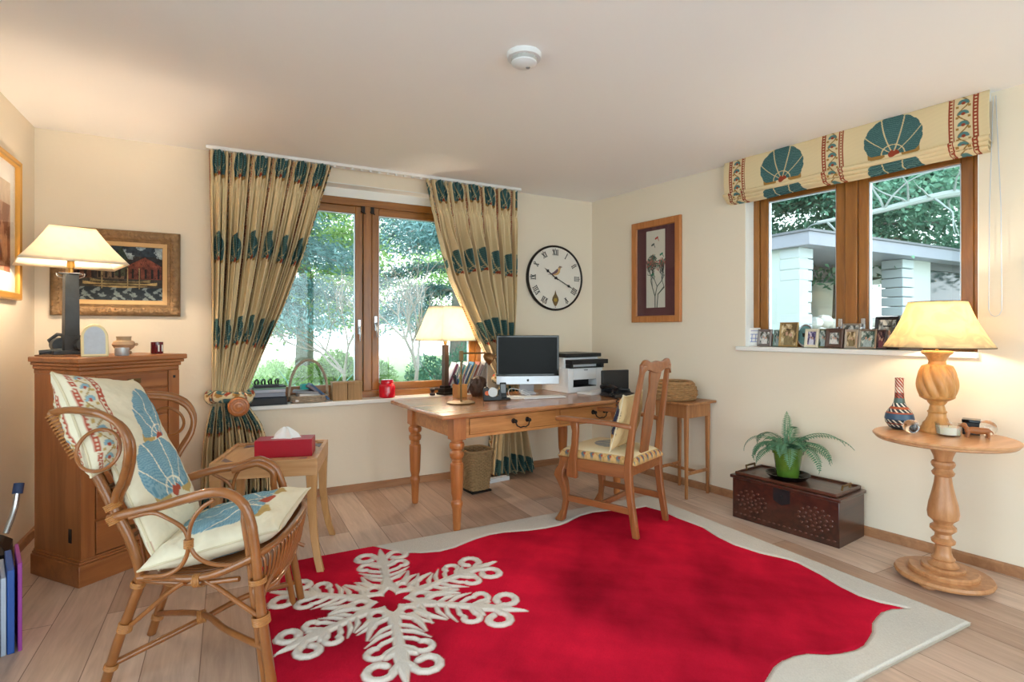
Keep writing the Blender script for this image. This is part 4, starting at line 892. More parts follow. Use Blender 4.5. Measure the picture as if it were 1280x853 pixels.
def wrap(p, d, r, n=4, m_=None, w=.0032):
    m_ = m_ or MB(); d = Vector(d).normalized(); q = d.to_track_quat('Z', 'Y').to_matrix().to_4x4()
    for i in range(n): m_.torus((0,0,(i-(n-1)/2)*w*1.9), r, w, 18, 6, xf=Matrix.Translation(p) @ q)
    return m_
M['bind'] = mat('rattan_binding', '#bf8145', .4, noise=.3, nscale=60)
def cside(sg):
    nb = lambda y: sg*y
    post = [(-.285,nb(.165),0),(-.24,nb(.17),.15),(-.188,nb(.18),.29),(-.160,nb(.185),.385),(-.188,nb(.195),.52),(-.235,nb(.2),.63),(-.300,nb(.2),.77),(-.375,nb(.2),.885),(-.43,nb(.2),.975)]
    caneobj('back_post', post, .0165)
    caneobj('back_post', [(x-.012,y-sg*.028,z-.004) for x, y, z in post[2:]], .013)
    arm = [(-.25,nb(.2),.600),(-.20,nb(.215),.618),(-.085,nb(.245),.646),(.03,nb(.28),.682),(.105,nb(.295),.702),(.165,nb(.303),.700),(.215,nb(.308),.665),(.243,nb(.31),.60),(.258,nb(.312),.50),(.272,nb(.315),.36),(.295,nb(.325),.19),(.325,nb(.335),0)]
    if sg > 0: arm = [(x-(.055 if i > 4 else .03 if i > 2 else 0), y, z-(.03 if 2 < i < 8 else 0)) for i, (x, y, z) in enumerate(arm)]
    caneobj('arm_and_front_leg', arm, .0165)
    caneobj('arm_and_front_leg', [(x-.004-.022*(i > 6), y-sg*.026, z-.012+.0*(i)) for i, (x, y, z) in enumerate(arm)][3:], .0135)
    wing = [(-.43,nb(.2),.972),(-.37,nb(.225),.984),(-.302,nb(.25),.983),(-.235,nb(.272),.972),(-.18,nb(.284),.94),(-.152,nb(.287),.885),(-.155,nb(.28),.82),(-.187,nb(.245),.745),(-.222,nb(.215),.69),(-.238,nb(.203),.63)]
    if sg > 0: wing = [(x-.02*(i < 8), y, z+.0) for i, (x, y, z) in enumerate(wing)]
    caneobj('wing', wing, .0125); caneobj('wing', [(x+.006, y-sg*.020, z-.012) for x, y, z in wing[1:]], .010)
    cx, cz, rx, rz = (-.252, .852, .066, .066) if sg < 0 else (-.265, .862, .064, .062)
    obj('ring', MB().tube([(cx+rx*math.cos(a), nb(.262-.02*math.sin(a)), cz+rz*math.sin(a)) for a in [2*PI*i/40 for i in range(40)]], .006, 8, True), M['cane'], ra)
    dx = 0 if sg < 0 else -.05
    caneobj('arm_scroll', [(-.17,nb(.235),.612),(-.09,nb(.26),.632),(-.035+dx,nb(.28),.62),(.023+dx,nb(.285),.578),(.036+dx,nb(.285),.515),(.012+dx,nb(.28),.455),(-.04+dx,nb(.27),.422),(-.12,nb(.24),.408)], .0072)
    caneobj('arm_scroll', [(.12+dx,nb(.29),.675),(.083+dx,nb(.29),.652),(.050+dx,nb(.29),.605),(.040+dx,nb(.29),.54),(.068+dx,nb(.29),.482),(.135+dx,nb(.29),.452),(.235+dx,nb(.30),.455)], .0072)
    caneobj('seat_side_rail', [(-.162,nb(.19),.385),(-.05,nb(.225),.392),(.055,nb(.26),.400),(.15,nb(.29),.43),(.25,nb(.305),.475)], .0125)
    caneobj('seat_side_rail', [(-.162,nb(.175),.368),(-.05,nb(.215),.372),(.055,nb(.25),.378),(.20,nb(.29),.40)], .009)
    caneobj('brace', [(-.205,nb(.178),.205),(-.12,nb(.205),.28),(-.04,nb(.235),.35),(.01,nb(.25),.384)], .0085)
    caneobj('brace', [(.285,nb(.318),.27),(.21,nb(.298),.315),(.13,nb(.275),.365),(.075,nb(.258),.392)], .0085)
    xf_ = .279 if sg < 0 else .225
    for a_ in (((-.212,nb(.177),.21), (.25,0,1), .021, 5), ((-.262,nb(.168),.07), (.25,0,1), .020, 3), ((-.168,nb(.183),.36), (.2,0,1), .021, 3),
               ((xf_,nb(.318),.27), (.15,0,-1), .027, 5), ((xf_-.012,nb(.313),.40), (.1,0,-1), .026, 3), ((.038+dx,nb(.287),.53), (0,0,1), .013, 5),
               ((-.232,nb(.2),.60), (-.5,0,1), .024, 5), ((-.24,nb(.2),.645), (-.5,0,1), .024, 4), ((.055,nb(.26),.392), (1,0,.1), .020, 4)): obj('cane_binding', wrap(*a_), M['bind'], ra)
    w_ = MB()
    for i in range(14): wrap((-.425+.0058*i,nb(.193),.965-.0108*i), (-.5,0,1), .024, 1, w_)
    obj('post_wrapping', w_, M['bind'], ra)
cside(-1); cside(1)
caneobj('cross_brace', [(-.262,-.165,.075),(-.03,0,.128),(.10,.15,.14),(.235,.325,.10)], .0115)
caneobj('cross_brace', [(-.262,.165,.085),(-.03,0,.148),(.12,-.17,.165),(.292,-.325,.175)], .0115)
obj('cane_binding', wrap((-.03,0,.138), (1,.3,.1), .022, 5), M['bind'], ra)
caneobj('seat_back_rail', [(-.168,-.19,.38),(-.185,0,.375),(-.168,.19,.38)], .0125)
caneobj('top_rail', [(-.43,-.2,.965),(-.455,0,.985),(-.43,.2,.965)], .014)
caneobj('seat_front_rail', [(.25,-.305,.475),(.305,-.2,.492),(.325,0,.498),(.305,.2,.492),(.21,.305,.470)], .0125)
caneobj('seat_front_rail', [(.255,-.305,.36),(.285,-.2,.335),(.292,0,.325),(.275,.2,.335),(.20,.305,.37)], .0095)
for k in range(23):
    y = -.285+.57*k/22; f = 1-(abs(y)/.31)**2
    r1 = (.25+.075*f, .475+.023*f); r2 = (.245+.045*f, .365-.04*f)
    o = obj('seat_loop', MB().tube(smooth([(-.10+.0*f,y*.82,.392),(.08,y*.9,.398),(r1[0]-.05,y*.97,r1[1]-.028),(r1[0]+.012,y,r1[1]-.006),(r2[0]+.028,y,.5*(r1[1]+r2[1])-.01),(r2[0],y,r2[1])], 5), .0058, 6), M['cane'], ra, sm=60)
for k in range(7):
    y = -.15+.05*k; obj('back_cane', MB().tube(smooth([(-.178,y,.378),(-.205,y,.52),(-.25,y,.64),(-.315,y,.77),(-.39,y,.885),(-.445,y,.975)], 5), .0058, 6), M['cane'], ra, sm=60)
for z_, x_ in ((.52,-.196),(.70,-.268),(.86,-.36)): caneobj('back_crosspiece', [(x_,-.195,z_),(x_-.012,0,z_),(x_,.195,z_)], .008)
for sg in (-1, 1):
    caneobj('front_scroll', [(.262,sg*.305,.30),(.285,sg*.25,.37),(.29,sg*.18,.385),(.288,sg*.12,.355),(.282,sg*.13,.30)], .009)
blue = lambda P_, sh, ou, ov: (lambda x, y: fabric(x+ou, y+ov, PAL2, P=P_, Q=.9, shell=sh, v0=.0))
# seat cushion: shell lies along its length
cush('seat_cushion', 'cream shell-print seat cushion with piped edge in the rattan armchair', .47, .52, .15, lambda x, y: fabric(-y*.82+.60, -(x-.02)*.8+.0+.0, PAL2, P=1.2, Q=.9, shell=.16, v0=.0), CHX @ T(.095,0,.492) @ Matrix.Rotation(R(-14), 4, 'Y'), corner=.07, n=110, wr=.006, seed=2)
cush('back_cushion', 'tall cream shell-print back cushion in the rattan armchair behind the seat cushion', .50, .42, .11, lambda x, y: fabric(y+.31, x+.0, PAL2, P=.62, Q=.9, shell=.15, v0=.06), CHX @ T(-.185,.005,.645) @ Matrix.Rotation(R(-112), 4, 'Y') @ Matrix.Rotation(R(180), 4, 'Z') @ Matrix.Diagonal((-1,-1,1,1)), corner=.07, n=110, wr=.006, seed=5)
cush('head_cushion', 'plump cream cushion with striped border resting on top of the back cushion', .38, .52, .19, lambda x, y: fabric(y*1.0+.225, x*1.0+.02, PAL2, P=.64, Q=.9, shell=.135, v0=.0), CHX @ T(-.335,-.005,.905) @ Matrix.Rotation(R(-8), 4, 'X') @ Matrix.Rotation(R(-113), 4, 'Y') @ Matrix.Rotation(R(180), 4, 'Z') @ Matrix.Diagonal((-1,-1,1,1)), corner=.10, n=110, wr=.008, seed=9)
# ---------------- cabinet in the corner ----------------
cb = thing('bedside_secretaire', 'tall antique wooden chest of drawers standing across the left corner', 'cabinet', (-3.774, -.98, 0), 39); cb.name = 'tall_cabinet'
CW, CDp, CH_ = .50, .40, 1.12
obj('carcass', MB().box(.0, CW, .012, CDp, .12, 1.045), M['cab'], cb, bev=.002)
obj('plinth', MB().box(-.018, CW+.018, -.016, CDp, 0, .105).box(-.012, CW+.012, -.010, CDp, .105, .118).box(-.006, CW+.006, -.004, CDp, .118, .128), M['cabh'], cb, bev=.004)
obj('cornice', MB().box(-.004, CW+.004, .004, CDp, 1.03, 1.055).box(-.010, CW+.010, -.006, CDp, 1.055, 1.075).box(-.020, CW+.020, -.018, CDp, 1.075, 1.092), M['cabh'], cb, bev=.005)
obj('top', MB().box(-.030, CW+.030, -.030, CDp, 1.092, CH_), M['cabh'], cb, bev=.006)
for x in (0, CW-.062):
    p_ = obj('pilaster', MB().box(x, x+.062, -.002, .014, .128, 1.03), M['cab'], cb, bev=.002)
    obj('inlay', MB().box(x+.024, x+.038, -.0035, -.001, .985, 1.0), M['black'], p_, sm=0)
for z0_, z1_ in ((.945,1.025),(.795,.935),(.635,.785),(.475,.625),(.305,.465),(.135,.295)):
    d = obj('drawer', MB().box(.068, CW-.068, -.002, .30, z0_, z1_), M['cabh'], cb, bev=.003)
    zc = (z0_+z1_)/2
    obj('recessed_handle', MB().box(CW/2-.034, CW/2+.034, -.005, -.001, zc-.013, zc+.013).tube([(CW/2-.022,-.006,zc+.004),(CW/2-.018,-.010,zc-.004),(CW/2+.018,-.010,zc-.004),(CW/2+.022,-.006,zc+.004)], .0025, 6), M['antbrass'], d, bev=.001)
obj('keyhole', MB().box(-.002, .0015, .075, .10, .20, .27), M['black'], cb, sm=0)
# lamp with square pyramid shade
def pyramid_shade(parent, s0, s1, z0_, z1_, rz, m, bow=0.0, trimm=None):
    m_ = MB(Matrix.Rotation(R(rz), 4, 'Z')); n = 10; vs = []
    lv = np.linspace(0, 1, n)
    for t in lv:
        s = s0+(s1-s0)*t-bow*math.sin(PI*t); z = z0_+(z1_-z0_)*t
        for i in range(4):
            a = R(45+90*i)
            for k in range(6):
                f = k/6; a2 = R(45+90*(i+1)); x = (math.cos(a)*(1-f)+math.cos(a2)*f)*s/math.sqrt(2)*1; y = (math.sin(a)*(1-f)+math.sin(a2)*f)*s/math.sqrt(2)
                vs.append((x, y, z))
    m_.add(vs, [(i*24+j, i*24+(j+1)%24, (i+1)*24+(j+1)%24, (i+1)*24+j) for i in range(n-1) for j in range(24)])
    o = obj('lamp_shade', m_, m, parent, sm=40)
    s_ = o.modifiers.new('s', 'SOLIDIFY'); s_.thickness = .0018; s_.offset = 0
    if trimm:
        q = MB(Matrix.Rotation(R(rz), 4, 'Z'))
        for s, z in ((s0, z0_), (s1, z1_)): q.tube([(math.cos(R(45+90*i))*s/math.sqrt(2), math.sin(R(45+90*i))*s/math.sqrt(2), z) for i in range(4)], .0028, 6, True)
        obj('shade_trim', q, trimm, o)
    return o
def bulb(root, x, y, z, power, rad=.03):
    m = mat('bulb_glow_%d' % power, '#fff1d6', .4, emit='#ffe6c8', es=power/(PI*4*PI*rad*rad))
    return obj('bulb', MB().ball((x, y, z), rad, 16, 10, (1,1,1.15)), m, root)
def harp(root, z0_, z1_, w=.05):
    obj('socket', MB().lathe([(.013,z0_-.055),(.017,z0_-.05),(.017,z0_-.02),(.021,z0_-.018),(.021,z0_-.004),(.014,z0_)], 20), M['brass'], root)
M['shadeA'] = shade_mat('cream_pleat_shade', '#f6eddb', .45)
M['shadeB'] = shade_mat('parchment_shade', '#f2e2bd', .5, seam=1)
M['shadeC'] = shade_mat('ivory_shade', '#f5f0e0', .55)
cl = thing('table_lamp', 'slate column table lamp with cream pyramid shade on the tall cabinet', 'lamp', (-3.880, -.650, CH_+.008), 0)
obj('column', MB().taper((0,0), .066, .050, .09, .425, .060, .046, xf=Matrix.Rotation(R(28), 4, 'Z')).box(-.048,.048,-.03,.03,.425,.432), M['iron'], cl, bev=.004)
ft = MB()
for sg in (-1, 1):
    ft.lathe([(0,-.028),(.036,-.028),(.038,-.02),(.038,.02),(.036,.028),(0,.028)], 24, T(sg*.052, -.012*sg, .05, 28, 90, 0))
ft.box(-.085, .085, -.045, .045, 0, .020, Matrix.Rotation(R(28), 4, 'Z')).box(-.035, .035, -.03, .03, .02, .10, Matrix.Rotation(R(28), 4, 'Z'))
ft.tube([(-.12,-.05,.012),(-.03,-.03,.02)], .012, 8).tube([(-.075,.03,.03),(-.095,.02,.075),(-.06,.02,.105),(-.03,.0,.10)], .010, 8)
obj('scrolled_base', ft, M['iron'], cl, bev=.002)
obj('socket', MB().lathe([(.012,.432),(.012,.455),(.016,.458),(.018,.475),(.016,.492),(.02,.50),(.02,.52),(.013,.525)], 20), M['brass'], cl)
obj('carrier_ring', MB().tube(smooth([(-.06,0,.43),(-.05,.0,.412),(0,0,.40),(.05,0,.412),(.06,0,.43)], 4), .0035, 6), M['silver'], cl)
bulb(cl, 0, 0, .56, 7.5)
pyramid_shade(cl, .445, .19, .475, .665, 17, M['shadeA'], .012)
obj('shade_carrier', MB().tube([(-.09,0,.645),(.09,0,.645)], .002, 5).tube([(0,-.09,.645),(0,.09,.645)], .002, 5).tube([(0,0,.52),(0,0,.66)], .003, 6), M['brass'], cl)
one('lamp_mat', MB().lathe([(0,0),(.145,0),(.147,.003),(.145,.006),(0,.006)], 48, mod=lambda a, i, z: 1+.03*math.sin(a*24)), mat('braided_mat', '#7a5a40', .9, bump=.8, bscale=80), 'round braided brown mat under the slate column lamp', 'mat', (-3.880, -.650, CH_+.0005))
cv_ = thing('arched_frame', 'small arched gilt photo frame at the front corner of the tall cabinet', 'photo frame', (-3.735, -.885, CH_+.001), 14); cv_.scale = (1.15,)*3
def arch(w_, h_, n=20): return [(-w_/2,0),(w_/2,0)]+[(w_/2*math.cos(PI*i/n), h_-w_/2*1.25+w_/2*1.25*math.sin(PI*i/n)) for i in range(n+1)]
XZ = Matrix(((1,0,0,0),(0,0,1,0),(0,1,0,0),(0,0,0,1))); tl = Matrix.Rotation(R(-12), 4, 'X')
obj('frame', MB(tl).prism(arch(.098,.148), 0, .012, XZ), mat('cream_gilt', '#f0dfae', .3, metal=.3), cv_, bev=.003)
def fadeim(U, V): return np.array(lin('#c9d3e0'))*(1+.04*gaussn(U, V, 4, 2))[..., None]
obj('image', MB(tl).prism([(x, z+.011) for x, z in arch(.076,.124)], -.0022, .0, XZ), mat('pale_photo', '#cdd7e4', .5, noise=.15, nscale=30), cv_, sm=0)
obj('back_strut', MB().box(-.018,.018,.0,.004,0,.10, T(0,.055,0,0,22)), M['black'], cv_, sm=0)
th_ = thing('tealight_holder', 'small silvery tealight holder on the cabinet beside the arched frame', 'candle holder', (-3.632, -.822, CH_+.001))
obj('cup', MB().lathe([(0,0),(.030,0),(.032,.004),(.032,.042),(.029,.042),(.029,.010),(0,.010)], 32, mod=lambda a,i,z: 1+.015*math.sin(12*a)), mat('mercury_glass', '#c4c6c8', .35, metal=.5), th_)
obj('candle', MB().lathe([(0,.010),(.028,.010),(.028,.034),(0,.034)], 24), M['paper'], th_)
pt_ = one('clay_pot', MB().lathe([(0,.012),(.020,.014),(.045,.035),(.056,.055),(.048,.072),(.034,.078),(.034,.092),(.037,.100),(.031,.100),(.029,.080),(0,.075)], 32).ball((.03,.0,.008),.009,8,5,(1,1,1.3)).ball((-.018,.026,.008),.009,8,5,(1,1,1.3)).ball((-.018,-.026,.008),.009,8,5,(1,1,1.3)).ball((.058,0,.055),.009,8,5), mat('pale_clay', '#c2a888', .8, noise=.2, nscale=20), 'little footed clay pot behind the silvery tealight holder', 'pot', (-3.655, -.60, CH_-.0))
rc = thing('red_candle', 'dark red glass candle at the right end of the cabinet top', 'candle', (-3.50, -.585, CH_+.001))
obj('jar', MB().lathe([(0,0),(.030,0),(.031,.003),(.031,.066),(.028,.066),(.028,.008),(0,.008)], 32), mat('ruby_glass', '#5e0f1c', .12, coat=.5), rc)
obj('wax', MB().lathe([(0,.008),(.027,.008),(.027,.05),(0,.05)], 24), mat('red_wax', '#7a1626', .5), rc)
obj('label', MB().box(.020,.0302,-.013,.013,.012,.05, Matrix.Rotation(R(-50),4,'Z')), M['paper'], rc, sm=0)
# ---------------- oak occasional table, tissue box ----------------
ot = thing('oak_occasional_table', 'pale oak square table with sabre legs behind the rattan armchair', 'table', (-2.91, -1.045, 0.001), -15)
TW = .255; zt_ = .59
obj('table_top', MB().box(-TW+.012, TW-.012, -TW+.012, TW-.012, zt_-.022, zt_-.012), wood('oak_top', '#d8b083', '#c29565', 'Y', .3, 2.5, .3), ot, sm=0)
for (xa, xb, ya, yb) in ((-TW,TW,-TW,-TW+.020),(-TW,TW,TW-.020,TW),(-TW,-TW+.020,-TW+.020,TW-.020),(TW-.020,TW,-TW+.020,TW-.020)): obj('apron', MB().box(xa,xb,ya,yb,zt_-.085,zt_), M['oaklt'], ot, bev=.002)
for sx_ in (-1, 1):
    for sy_ in (-1, 1):
        lg = MB(); vs = []; secs = [(zt_-.003,0,.056),(zt_-.09,0,.054),(.42,-.004,.046),(.30,-.006,.040),(.18,.004,.036),(.08,.020,.034),(0,.042,.034)]
        lg = loft([(sx_*(TW-w_/2+o_-.001), sy_*(TW-w_/2+o_-.001), z, w_, w_) for z, o_, w_ in secs[::-1]])
        obj('leg', lg, M['oakltz'], ot, bev=.003, sm=60)
inl = mat('inlay_slate', '#6b5a68', .3)
for a in range(4): obj('corner_inlay', MB(Matrix.Rotation(R(90*a),4,'Z')).prism([(TW-.03,TW-.16),(TW-.03,TW-.06),(TW-.10,TW-.06)], zt_-.012, zt_-.0105), inl, ot, sm=0)
tb = thing('tissue_box', 'red tissue box with a white tissue on the pale oak table', 'tissue box', (-2.86, -1.13, zt_-.011), -15); tb.scale = (1.15,1.1,1)
obj('carton', MB().box(-.125, .125, -.06, .06, 0, .092), M['red'], tb, bev=.003)
m_ = MB(); rr = random.Random(3); n = 26; vs = [(0,0,.150)]
rings = []
for j in range(1, 9):
    for i in range(n):
        a = 2*PI*i/n; r_ = .045*(j/8)**.8*(1+.25*math.sin(5*a+j*.2)+.12*math.sin(9*a)); vs.append((r_*1.3*math.cos(a), r_*.55*math.sin(a), .150-.062*(j/8)**1.1+.010*math.sin(6*a+2)*(j < 7)))
m_.add(vs, [(0, 1+i, 1+(i+1)%n) for i in range(n)]+[(1+(j-1)*n+i, 1+j*n+i, 1+j*n+(i+1)%n, 1+(j-1)*n+(i+1)%n) for j in range(1, 8) for i in range(n)])
obj('tissue', m_, M['paper'], tb, sm=80)
# ---------------- pedestal table ----------------
pc = WR @ Vector((2.885, -.368, 0))
pd = thing('pedestal_table', 'round turned pine pedestal table on a stepped round base by the right wall', 'table', pc)
obj('table_top', MB().lathe([(0,.697),(.25,.697),(.278,.700),(.285,.706),(.283,.711),(.292,.715),(.295,.722),(.290,.727),(0,.727)], 80), wood('pedestal_top', '#d09f73', '#b57f54', 'X', .35, 2, .25), pd)
obj('turned_column', MB().lathe([(.062,.075),(.064,.088),(.052,.098),(.044,.108),(.050,.118),(.040,.128),(.034,.150),(.032,.185),(.048,.195),(.050,.208),(.036,.222),(.033,.240),(.046,.252),(.055,.262),(.054,.275),(.038,.288),(.042,.300),(.062,.318),(.066,.345),(.060,.390),(.048,.440),(.038,.490),(.034,.525),(.044,.533),(.048,.545),(.040,.555),(.036,.565),(.046,.575),(.050,.588),(.046,.60),(.036,.605),(.040,.625),(.050,.650),(.056,.675),(.062,.697)], 40), M['ped'], pd)
obj('stepped_base', MB().lathe([(0,.018),(.185,.018),(.198,.024),(.202,.034),(.196,.045),(.143,.046),(.145,.060),(.138,.068),(.090,.068),(.092,.078),(.086,.084),(.0,.084)], 72), M['ped'], pd)
for a in (-60, 60, 180): obj('foot', MB().lathe([(0,0),(.03,0),(.036,.006),(.034,.018),(0,.018)], 24, T(.14*math.cos(R(a)), .14*math.sin(R(a)), 0)), M['ped'], pd)
TZ = .728
def onT(px_dx, py_dy): return (pc.x+px_dx, pc.y+py_dy, TZ)
lc = (.04+.0, -2.80)
rl = thing('carved_lamp', 'swirled carved wood table lamp with parchment shade on the round pedestal table', 'lamp', (lc[0]+.070, lc[1]-.045, TZ)); rl.scale = (.82,.82,1)
tw = lambda a, i, z: 1+(.085*abs(math.sin(4.5*(a)+ (z-.20)*26)) if .215 < z < .335 else 0)
obj('lamp_base', MB().lathe([(0,0),(.092,0),(.095,.010),(.090,.022),(.078,.032),(.074,.046),(.060,.058),(.054,.072),(.048,.080),(.046,.098),(.052,.106),(.044,.114),(.040,.130),(.036,.140),(.050,.155),(.054,.166),(.060,.172)], 48), M['carved'], rl)
pr2 = [(.058,.172)]+[(.058+.036*math.sin(PI*(t*.82+.12))**.8, .178+.165*t) for t in np.linspace(0, 1, 34)]+[(.058,.35)]
obj('swirl_body', MB().lathe(pr2, 108, mod=lambda a, i, z: 1+.17*abs(math.sin(5*a+(z-.18)*24))*(1 if .18 < z < .345 else 0)), M['carved'], rl, sm=60)
obj('leaf_collar', MB().lathe([(.060,.165),(.085,.178),(.089,.186),(.072,.190)], 72, mod=lambda a, i, z: 1+.05*abs(math.sin(7*a))), M['carved'], rl)
obj('neck', MB().lathe([(.058,.343),(.048,.350),(.044,.366),(.050,.380),(.062,.396),(.078,.405),(.082,.413),(.078,.420),(0,.420)], 48), M['carved'], rl)
obj('socket', MB().lathe([(.008,.42),(.008,.445),(.012,.45),(.018,.456),(.020,.47),(.014,.475),(.016,.482),(.016,.50),(.020,.502),(.020,.52),(.012,.525)], 20), M['brass'], rl)
bulb(rl, 0, 0, .55, 6)
sh = MB().shell([(.283,.438),(.272,.455)]+[(.283+(.150-.283)*t-.012*math.sin(PI*t), .438+.235*t) for t in np.linspace(.12, 1, 10)], 72)
so_ = obj('lamp_shade', sh, M['shadeB'], rl, sm=60); s_ = so_.modifiers.new('s', 'SOLIDIFY'); s_.thickness = .002; s_.offset = 0
obj('shade_trim', MB().torus((0,0,.438), .283, .0028, 72, 6).torus((0,0,.673), .150, .0022, 60, 6), mat('brown_binding', '#5d4327', .7), so_)
obj('shade_carrier', MB().tube([(-.15,0,.66),(.15,0,.66)], .002, 5).tube([(0,-.15,.66),(0,.15,.66)], .002, 5).tube([(0,0,.52),(0,0,.67)], .003, 6), M['brass'], rl)
# ceramic bottle vase
vz = bpy.data.materials.new('vase_glaze')
pv = [(0,0),(.030,0),(.048,.010),(.063,.035),(.067,.058),(.062,.082),(.048,.106),(.034,.124),(.026,.142),(.0215,.170),(.020,.215),(.0195,.262),(.021,.272),(.018,.272),(.016,.262)]
zz = np.array([p[1] for p in pv]); rr_ = np.array([p[0] for p in pv]); NZ = 260; s_ = np.linspace(0, len(pv)-1, NZ); zq = np.interp(s_, range(len(pv)), zz); rq = np.interp(s_, range(len(pv)), rr_)
Aq = np.linspace(0, 2*PI, 200)[:, None]*np.ones((1, NZ)); Zq = np.ones((200, 1))*zq[None, :]; Rq = np.ones((200, 1))*rq[None, :]
L = lambda h: np.array(lin(h)); c = np.broadcast_to(L('#3b5568'), Aq.shape+(3,)).copy()
dash = lambda z0_, z1_, k, c1, c2=None, sl=200: None
def bandc(z0_, z1_, bgc, k=0, fg=None, sl=200, du=.45):
    m1 = (Zq >= z0_) & (Zq < z1_); c[m1] = L(bgc)
    if k: m2 = m1 & (np.mod(Aq*k/(2*PI)+(Zq-z0_)*sl, 1) < du); c[m2] = L(fg)
bandc(0,.016,'#2a3540'); bandc(.016,.030,'#26303a',16,'#e2dccb',40,.35); bandc(.030,.036,'#7d3426'); bandc(.036,.052,'#26303a',15,'#e2dccb',40,.35); bandc(.052,.085,'#34506a'); bandc(.085,.092,'#a8563c')
bandc(.092,.108,'#2b3640',13,'#e2dccb',40,.35); bandc(.108,.120,'#b0522f'); bandc(.120,.140,'#26303a',9,'#e9e4d6',35,.4); bandc(.140,.165,'#4e6560'); bandc(.165,.195,'#a8442a',8,'#3d2620',60); bandc(.195,.225,'#ddd6c6',8,'#b04a30',50); bandc(.225,.275,'#a2432c',8,'#e2dccb',50,.3)
vs_ = gridobj('bottle_vase', np.stack([Rq*np.cos(Aq), Rq*np.sin(Aq), Zq], -1), c, vcmat('vase_paint', .35, 0, spec=.5)); vs_.location = onT(.012, .205); tag(vs_, 'blue and rust patterned long-necked vase at the left of the pedestal table', 'vase')
gl = mat('solid_glass', '#ffffff', .0, trans=1)
g1 = one('glass_ball', MB().ball((0,0,.036),.036,32,20,(1,1,.95)), gl, 'clear glass ball in front of the patterned vase', 'glass ornament', onT(-.080, .105), group=None)
obj('bubble', MB().ball((.006,-.004,.030),.011,16,10), mat('bubble_ink', '#4a4a4c', .3), g1)
g2 = one('glass_ball', MB().ball((0,0,.040),.040,32,20,(1,1,.95)), gl, 'clear glass ball at the right end behind the wooden dog', 'glass ornament', onT(.185, -.105))
cd_ = thing('glass_candle', 'white candle in a clear glass bowl in front of the carved lamp', 'candle', onT(.028, -.010))
obj('bowl', MB().lathe([(0,0),(.044,0),(.050,.006),(.056,.062),(.0535,.062),(.048,.008),(0,.007)], 48), M['cglass'], cd_)
obj('wax', MB().lathe([(0,.008),(.0475,.008),(.051,.045),(0,.044)], 40), mat('white_wax', '#f1ecdd', .5, sss=.3), cd_)
obj('wick', MB().tube([(0,0,.044),(.001,0,.052)], .0012, 5), M['black'], cd_)
bb = thing('black_candle_box', 'small black lidded box behind the wooden dog', 'box', onT(.175, -.045), 20)
obj('box_body', MB().box(-.034,.034,-.034,.034,0,.062), M['black'], bb, bev=.003); obj('lid', MB().box(-.036,.036,-.036,.036,.062,.076), M['blackg'], bb, bev=.002)
dg = one('wooden_dog', MB(), M['carved'], 'carved wooden dachshund figure at the front of the pedestal table', 'figurine') if False else None
me = bpy.data.meshes.new('dogskel'); ds = MB()
ds.tube(smooth([(-.040,0,.036),(-.025,0,.040),(0,0,.038),(.028,0,.038),(.044,0,.040)], 5), [.015+.004*math.sin(PI*i/20) for i in range(21)], 14)
ds.ball((-.040,0,.036),.017,14,9,(.9,.95,1.0)); ds.ball((.044,0,.038),.0165,14,9,(.9,.95,1.0))
ds.tube([(-.042,0,.042),(-.054,0,.060)], [.013,.011], 12); ds.ball((-.058,0,.066),.0135,14,9,(1.1,.9,.95)); ds.tube([(-.062,0,.065),(-.078,0,.061)], [.009,.0055], 10); ds.ball((-.079,0,.062),.0045,8,6)
for sy_ in (-1, 1):
    ds.tube([(-.040,sy_*.009,.028),(-.043,sy_*.010,.012),(-.044,sy_*.010,.0)], [.008,.0065,.0065], 8); ds.ball((-.047,sy_*.010,.004),.006,8,5,(1.3,.9,.65))
    ds.tube([(.042,sy_*.010,.032),(.048,sy_*.011,.016),(.045,sy_*.011,.0)], [.010,.0065,.006], 8); ds.ball((.042,sy_*.011,.004),.006,8,5,(1.3,.9,.65))
    ds.ball((-.054,sy_*.012,.064),.008,8,6,(.8,.4,1.3))
ds.tube([(.056,0,.042),(.066,0,.034),(.070,0,.024)], [.005,.0035,.002], 8)
dgo = obj('wooden_dog', ds, mat('teak_carving', '#a9683a', .45, noise=.3, nscale=30)); dgo.location = onT(.085, -.105); dgo.rotation_euler = (0,0,R(-50)); dgo.scale = (.9,)*3
tag(dgo, 'carved wooden dachshund figure at the front right of the pedestal table', 'figurine')
rm = dgo.modifiers.new('r', 'REMESH'); rm.mode = 'VOXEL'; rm.voxel_size = .0016; rm.use_smooth_shade = True
# ---------------- on the desk ----------------
DZ = .746
sl = thing('reading_lamp', 'slim brass swing-arm reading lamp standing on the desk', 'lamp', (-1.70, -.80, DZ))
obj('base', MB().lathe([(0,0),(.098,0),(.100,.004),(.097,.009),(.02,.012),(0,.014)], 48), M['antbrass'], sl)
obj('pole', MB().tube([(0,0,.01),(0,0,.355)], .0065, 12).box(-.012,.012,-.012,.012,.30,.365), M['antbrass'], sl)
obj('swing_arm', MB().tube([(0,0,.348),(.125,-.07,.350),(.150,-.080,.352)], .0055, 10), M['antbrass'], sl)
sx = T(.175,-.090,.315,0,-25,-50)
obj('lamp_shade', MB(sx).shell([(.012,.045),(.020,.04),(.032,.02),(.045,-.03)], 24), mat('bronze_shade', '#7a5531', .35, metal=.7), sl).modifiers.new('s', 'SOLIDIFY').thickness = .002
ph = thing('pen_holder', 'square pale wooden pen holder full of pens on the desk', 'pen holder', (-1.575, -.47, DZ), 5)
